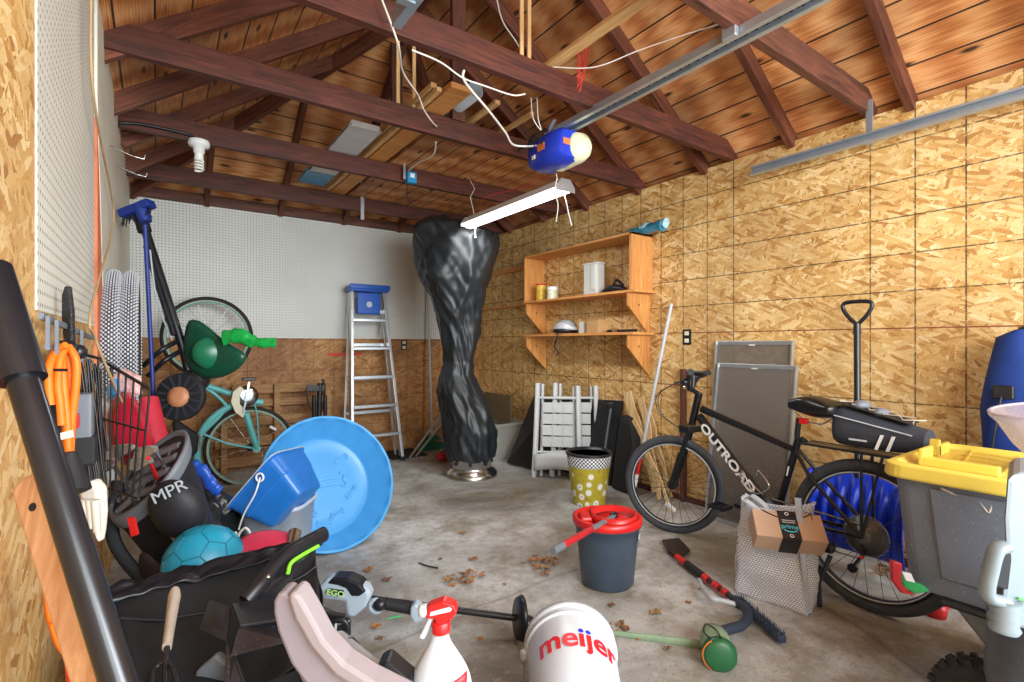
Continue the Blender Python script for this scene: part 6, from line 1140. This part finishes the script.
# ---------- spray bottle on an upturned pot ----------
sbp = P(441, 660, t=1.0); bz = .39; bcx = V((sbp.x, sbp.y, bz)); t = T('spray_bottle', 'white trigger spray bottle with red head and red label in the foreground', 'spray bottle', bcx)
def br(w_, z, dx=0): return [bcx+RT*(w_*math.cos(2*math.pi*j/28)+dx)+FW*(w_*.62*math.sin(2*math.pi*j/28))+UP*z for j in range(28)]
O('bottle', loft(G(), [br(.058, 0, .0), br(.063, .008, .0), br(.064, .09, 0), br(.062, .12, 0), br(.053, .148, .0), br(.036, .174, .0), br(.022, .196, -.001), br(.0165, .208, -.001), br(.0155, .225, -.001)]), M_wb, t, sub=1)
O('collar', G().lathe([(.018, 0), (.019, .02), (.017, .022)], bcx+UP*.218, UP, 24), M_red, t)
hd_ = bcx+UP*.262; g = G(); hl = lambda x, z: hd_+RT*x+UP*z
O('head', G().prism([hl(-.030, -.012)-FW*.014, hl(-.024, .012)-FW*.014, hl(.006, .022)-FW*.014, hl(.028, .014)-FW*.014, hl(.034, .002)-FW*.014, hl(.026, -.012)-FW*.014, hl(.012, -.018)-FW*.014, hl(.008, -.03)-FW*.014, hl(-.008, -.03)-FW*.014, hl(-.010, -.014)-FW*.014], FW*.028), M_red, t, bevel=.004)
O('nozzle', G().lathe([(.013, 0), (.014, .012), (.010, .018), (0, .018)], hl(-.026, -.002), (-RT+UP*-.15), 20), M_wb, t); O('trigger', G().tube(curve([hl(-.018, -.012), hl(-.024, -.028), hl(-.034, -.048), hl(-.038, -.055)]), [.007]*25, 8, sq=.8), M_wb, t)
O('head_plate', G().prism([hl(-.020, -.006)-FW*.0145, hl(-.018, .002)-FW*.0145, hl(.018, .012)-FW*.0145, hl(.024, .008)-FW*.0145, hl(.020, .003)-FW*.0145], -FW*.001), M_wb, t)
hx2 = (hl(.02, .008)-hl(-.018, -.003)).normalized(); text('spray', .009, hl(-.001, .003)-FW*.0165, hx2, UP-hx2*UP.dot(hx2), mat=M_red, parent=t, depth=.0004) if False else None
def lab(x, z):
    w_ = .0645 if z < .10 else .0645-(z-.10)*.16 if z < .13 else .0600-(z-.13)*.36
    x = max(-w_*.97, min(w_*.97, x)); return bcx+RT*x-FW*(.62*math.sqrt(max(1e-6, w_**2-x*x))+.002)+UP*z
O('red_label', G().grid(lambda a, b: lab(-.045+.098*a, .02+(.085+.042*(a**.7))*b), 24, 16), M_mr, t, solid=.0008); O('label_badge', G().grid(lambda a, b: lab(.0+.022*a, .105+.014*b+.004*a)-FW*.0012, 8, 4), M_wb, t, solid=.0008)
O('flower_pot', G().lathe([(.115, 0), (.12, .02), (.095, .37), (.09, .39), (0, .39)], (bcx.x+.01, bcx.y+.01, 0), UP, 32), mat('taupe_plastic', '#8d7a72', .5), label='taupe upturned pot under the spray bottle, mostly below the photo', cat='pot')
# ---------- leaves and debris ----------
M_lf = [mat('leaf%d' % i, c, .8, var=.25, scale=40) for i, c in enumerate(['#8a5f38', '#a8703c', '#6f5238', '#94764e'])]
leafl = ['dry brown pale leaf beside the long twig on the floor', 'dry brown curled leaf just right of the twig above the trimmer', 'dry brown brown leaf below the twig, left of the flat litter patch', 'dry brown leaf directly above the flat litter patch', 'dry brown leaf on the bare floor between the litter patch and the patio heater', 'dry brown leaf lying against the front edge of the flat litter patch', 'dry brown tiny leaf above the trimmer shaft, left of the litter patch', 'dry brown tiny leaf on the floor nearest the patio heater base', 'dry brown tiny leaf on the floor below the folded white chairs', 'dry brown tiny leaf on the floor left of the mop bucket handle', 'dry brown leaf on the floor right below the mop bucket', 'dry brown leaf between the mop bucket and the snow brush', 'dry brown leaf beside the middle of the snow brush shaft', 'dry brown leaf touching the green strap on the floor', 'dry brown leaf on the near side of the green strap by the canister', 'dry brown tiny leaf on the floor above the trimmer guard', 'dry brown tiny leaf between the snow brush and the shopping bag', 'dry brown tiny leaf on the near side of the trimmer shaft', 'dry brown leaf beside the trimmer grip on its near side', 'dry brown leaf immediately below the front of the mop bucket', 'dry brown leaf at the edge of the middle leaf clump', 'dry brown leaf below the trimmer motor beside the black buckle', 'dry brown tiny leaf above the white bucket rim', 'dry brown tiny leaf left of the middle leaf clump']
def leaf(c, s, rot, i):
    g = G(); out = []; n = 13
    lob = [0, .9, .55, 1.0, .6, 1.05, .7, 1.15, .7, 1.05, .6, 1.0, .55]
    for k in range(n): a = 2*math.pi*k/n+rot; r = s*lob[k] if k else s*.4; out.append(V(c)+V((r*math.cos(a), r*.75*math.sin(a), .004+.014*s/.04*abs(math.sin(a*1.5+i)))))
    g.add([V(c)+UP*.006]+out, [(0, k+1, (k+1) % n+1) for k in range(n)]); return g
spots = [(369, 571, .035), (365, 537, .03), (386, 581, .03), (463, 534, .035), (474, 560, .03), (453, 586, .025), (440, 560, .018), (440, 505, .015), (512, 498, .015), (575, 520, .015), (612, 606, .022), (655, 614, .035), (688, 604, .02), (640, 640, .02), (668, 650, .02), (505, 585, .015), (700, 590, .015), (480, 640, .018), (380, 640, .02), (600, 590, .018), (545, 575, .03), (375, 628, .03), (560, 610, .015), (420, 540, .012)]
for i, (u, v, s) in enumerate(spots): O('dry_leaf', leaf(P(u, v, z=0), s, i*1.3, i), M_lf[i % 4], label=leafl[i], cat='leaf', group='dry leaves scattered on the floor', solid=.001)
for (u, v, n, lab_, sp2) in ((540, 565, 26, 'clump of dry leaves in the middle of the floor, before the mop bucket', .10), (466, 580, 22, 'flat patch of brown leaf litter left of the leaf clump', .11), (890, 575, 16, 'leaf litter on the floor inside the rear bicycle wheel', .10), (612, 630, 12, 'leaf litter beside the white bucket rim', .09)):
    g = G(); c = P(u, v, z=0)
    for k in range(n):
        a = random.random()*6.28; r = sp2*random.random()**.7; q = leaf(c+V((r*math.cos(a), r*.7*math.sin(a), .002+.012*random.random())), .012+.018*random.random(), a*3, k); g.add(q.v, q.f, k % 4)
    O('leaf_litter', g, M_lf, label=lab_, cat='leaves', kind='stuff')
O('twig', G().tube(curve([P(419, 563, z=.006), P(428, 566, z=.006), P(438, 568, z=.006)]), .004, 6), M_blkm, label='thin dark twig on the floor above the trimmer shaft', cat='twig')
# ---------- near left: pole and wooden handle ----------
A = P(-8, 262, t=.56); J = P(23, 380, t=.535); E = P(128, 712, t=.47); d = (E-J).normalized(); Fp = J+d*((J.z-.02)/-d.z)
A = J-d*.14
t = T('black_pole', 'glossy black metal pole leaning beside the camera on the left, thicker grip above', 'pole', (Fp.x, Fp.y, 0)); M_gl = mat('gloss_black', '#15171d', .22, var=.25)
O('shaft', G().cyl(J, Fp, .014, n=24), M_gl, t); O('upper_sleeve', G().cyl(A-d*.0, J+d*.0, .021, .0205, n=24), M_gl, t); O('foot', G().cyl(Fp, Fp+d*.018, .018, n=16), M_rub, t)
O('black_cable', G().tube(curve([A+d*.03+FW*-.02, A+d*.0-FW*.022, A-d*.03-FW*.015, A-d*.05]), .0045, 8), M_blk, t)
a, b = P(37, 486, t=.56), P(104, 694, t=.50); d = (b-a).normalized(); b = a+d*(a.z/-d.z-.01)
t = T('wooden_handle', 'flat wooden handle with a hole near its rounded top, leaning behind the black pole', 'handle', (b.x, b.y, 0)); s_ = d.cross(FW).normalized(); nn = s_.cross(d).normalized(); pts = []
for k in range(9): an = math.pi*k/8; pts.append(a+s_*(-.020*math.cos(an))-d*(.012*math.sin(an)))
pts += [b+s_*.020, b-s_*.020]
O('shaft', G().prism([p-nn*.011 for p in pts], nn*.022), M_handle, t, bevel=.004); sg = -1 if nn.dot(FW) > 0 else 1
O('hang_hole', G().cyl(a+d*.025+nn*sg*.0105, a+d*.025+nn*sg*.0118, .0045), M_blkm, t)
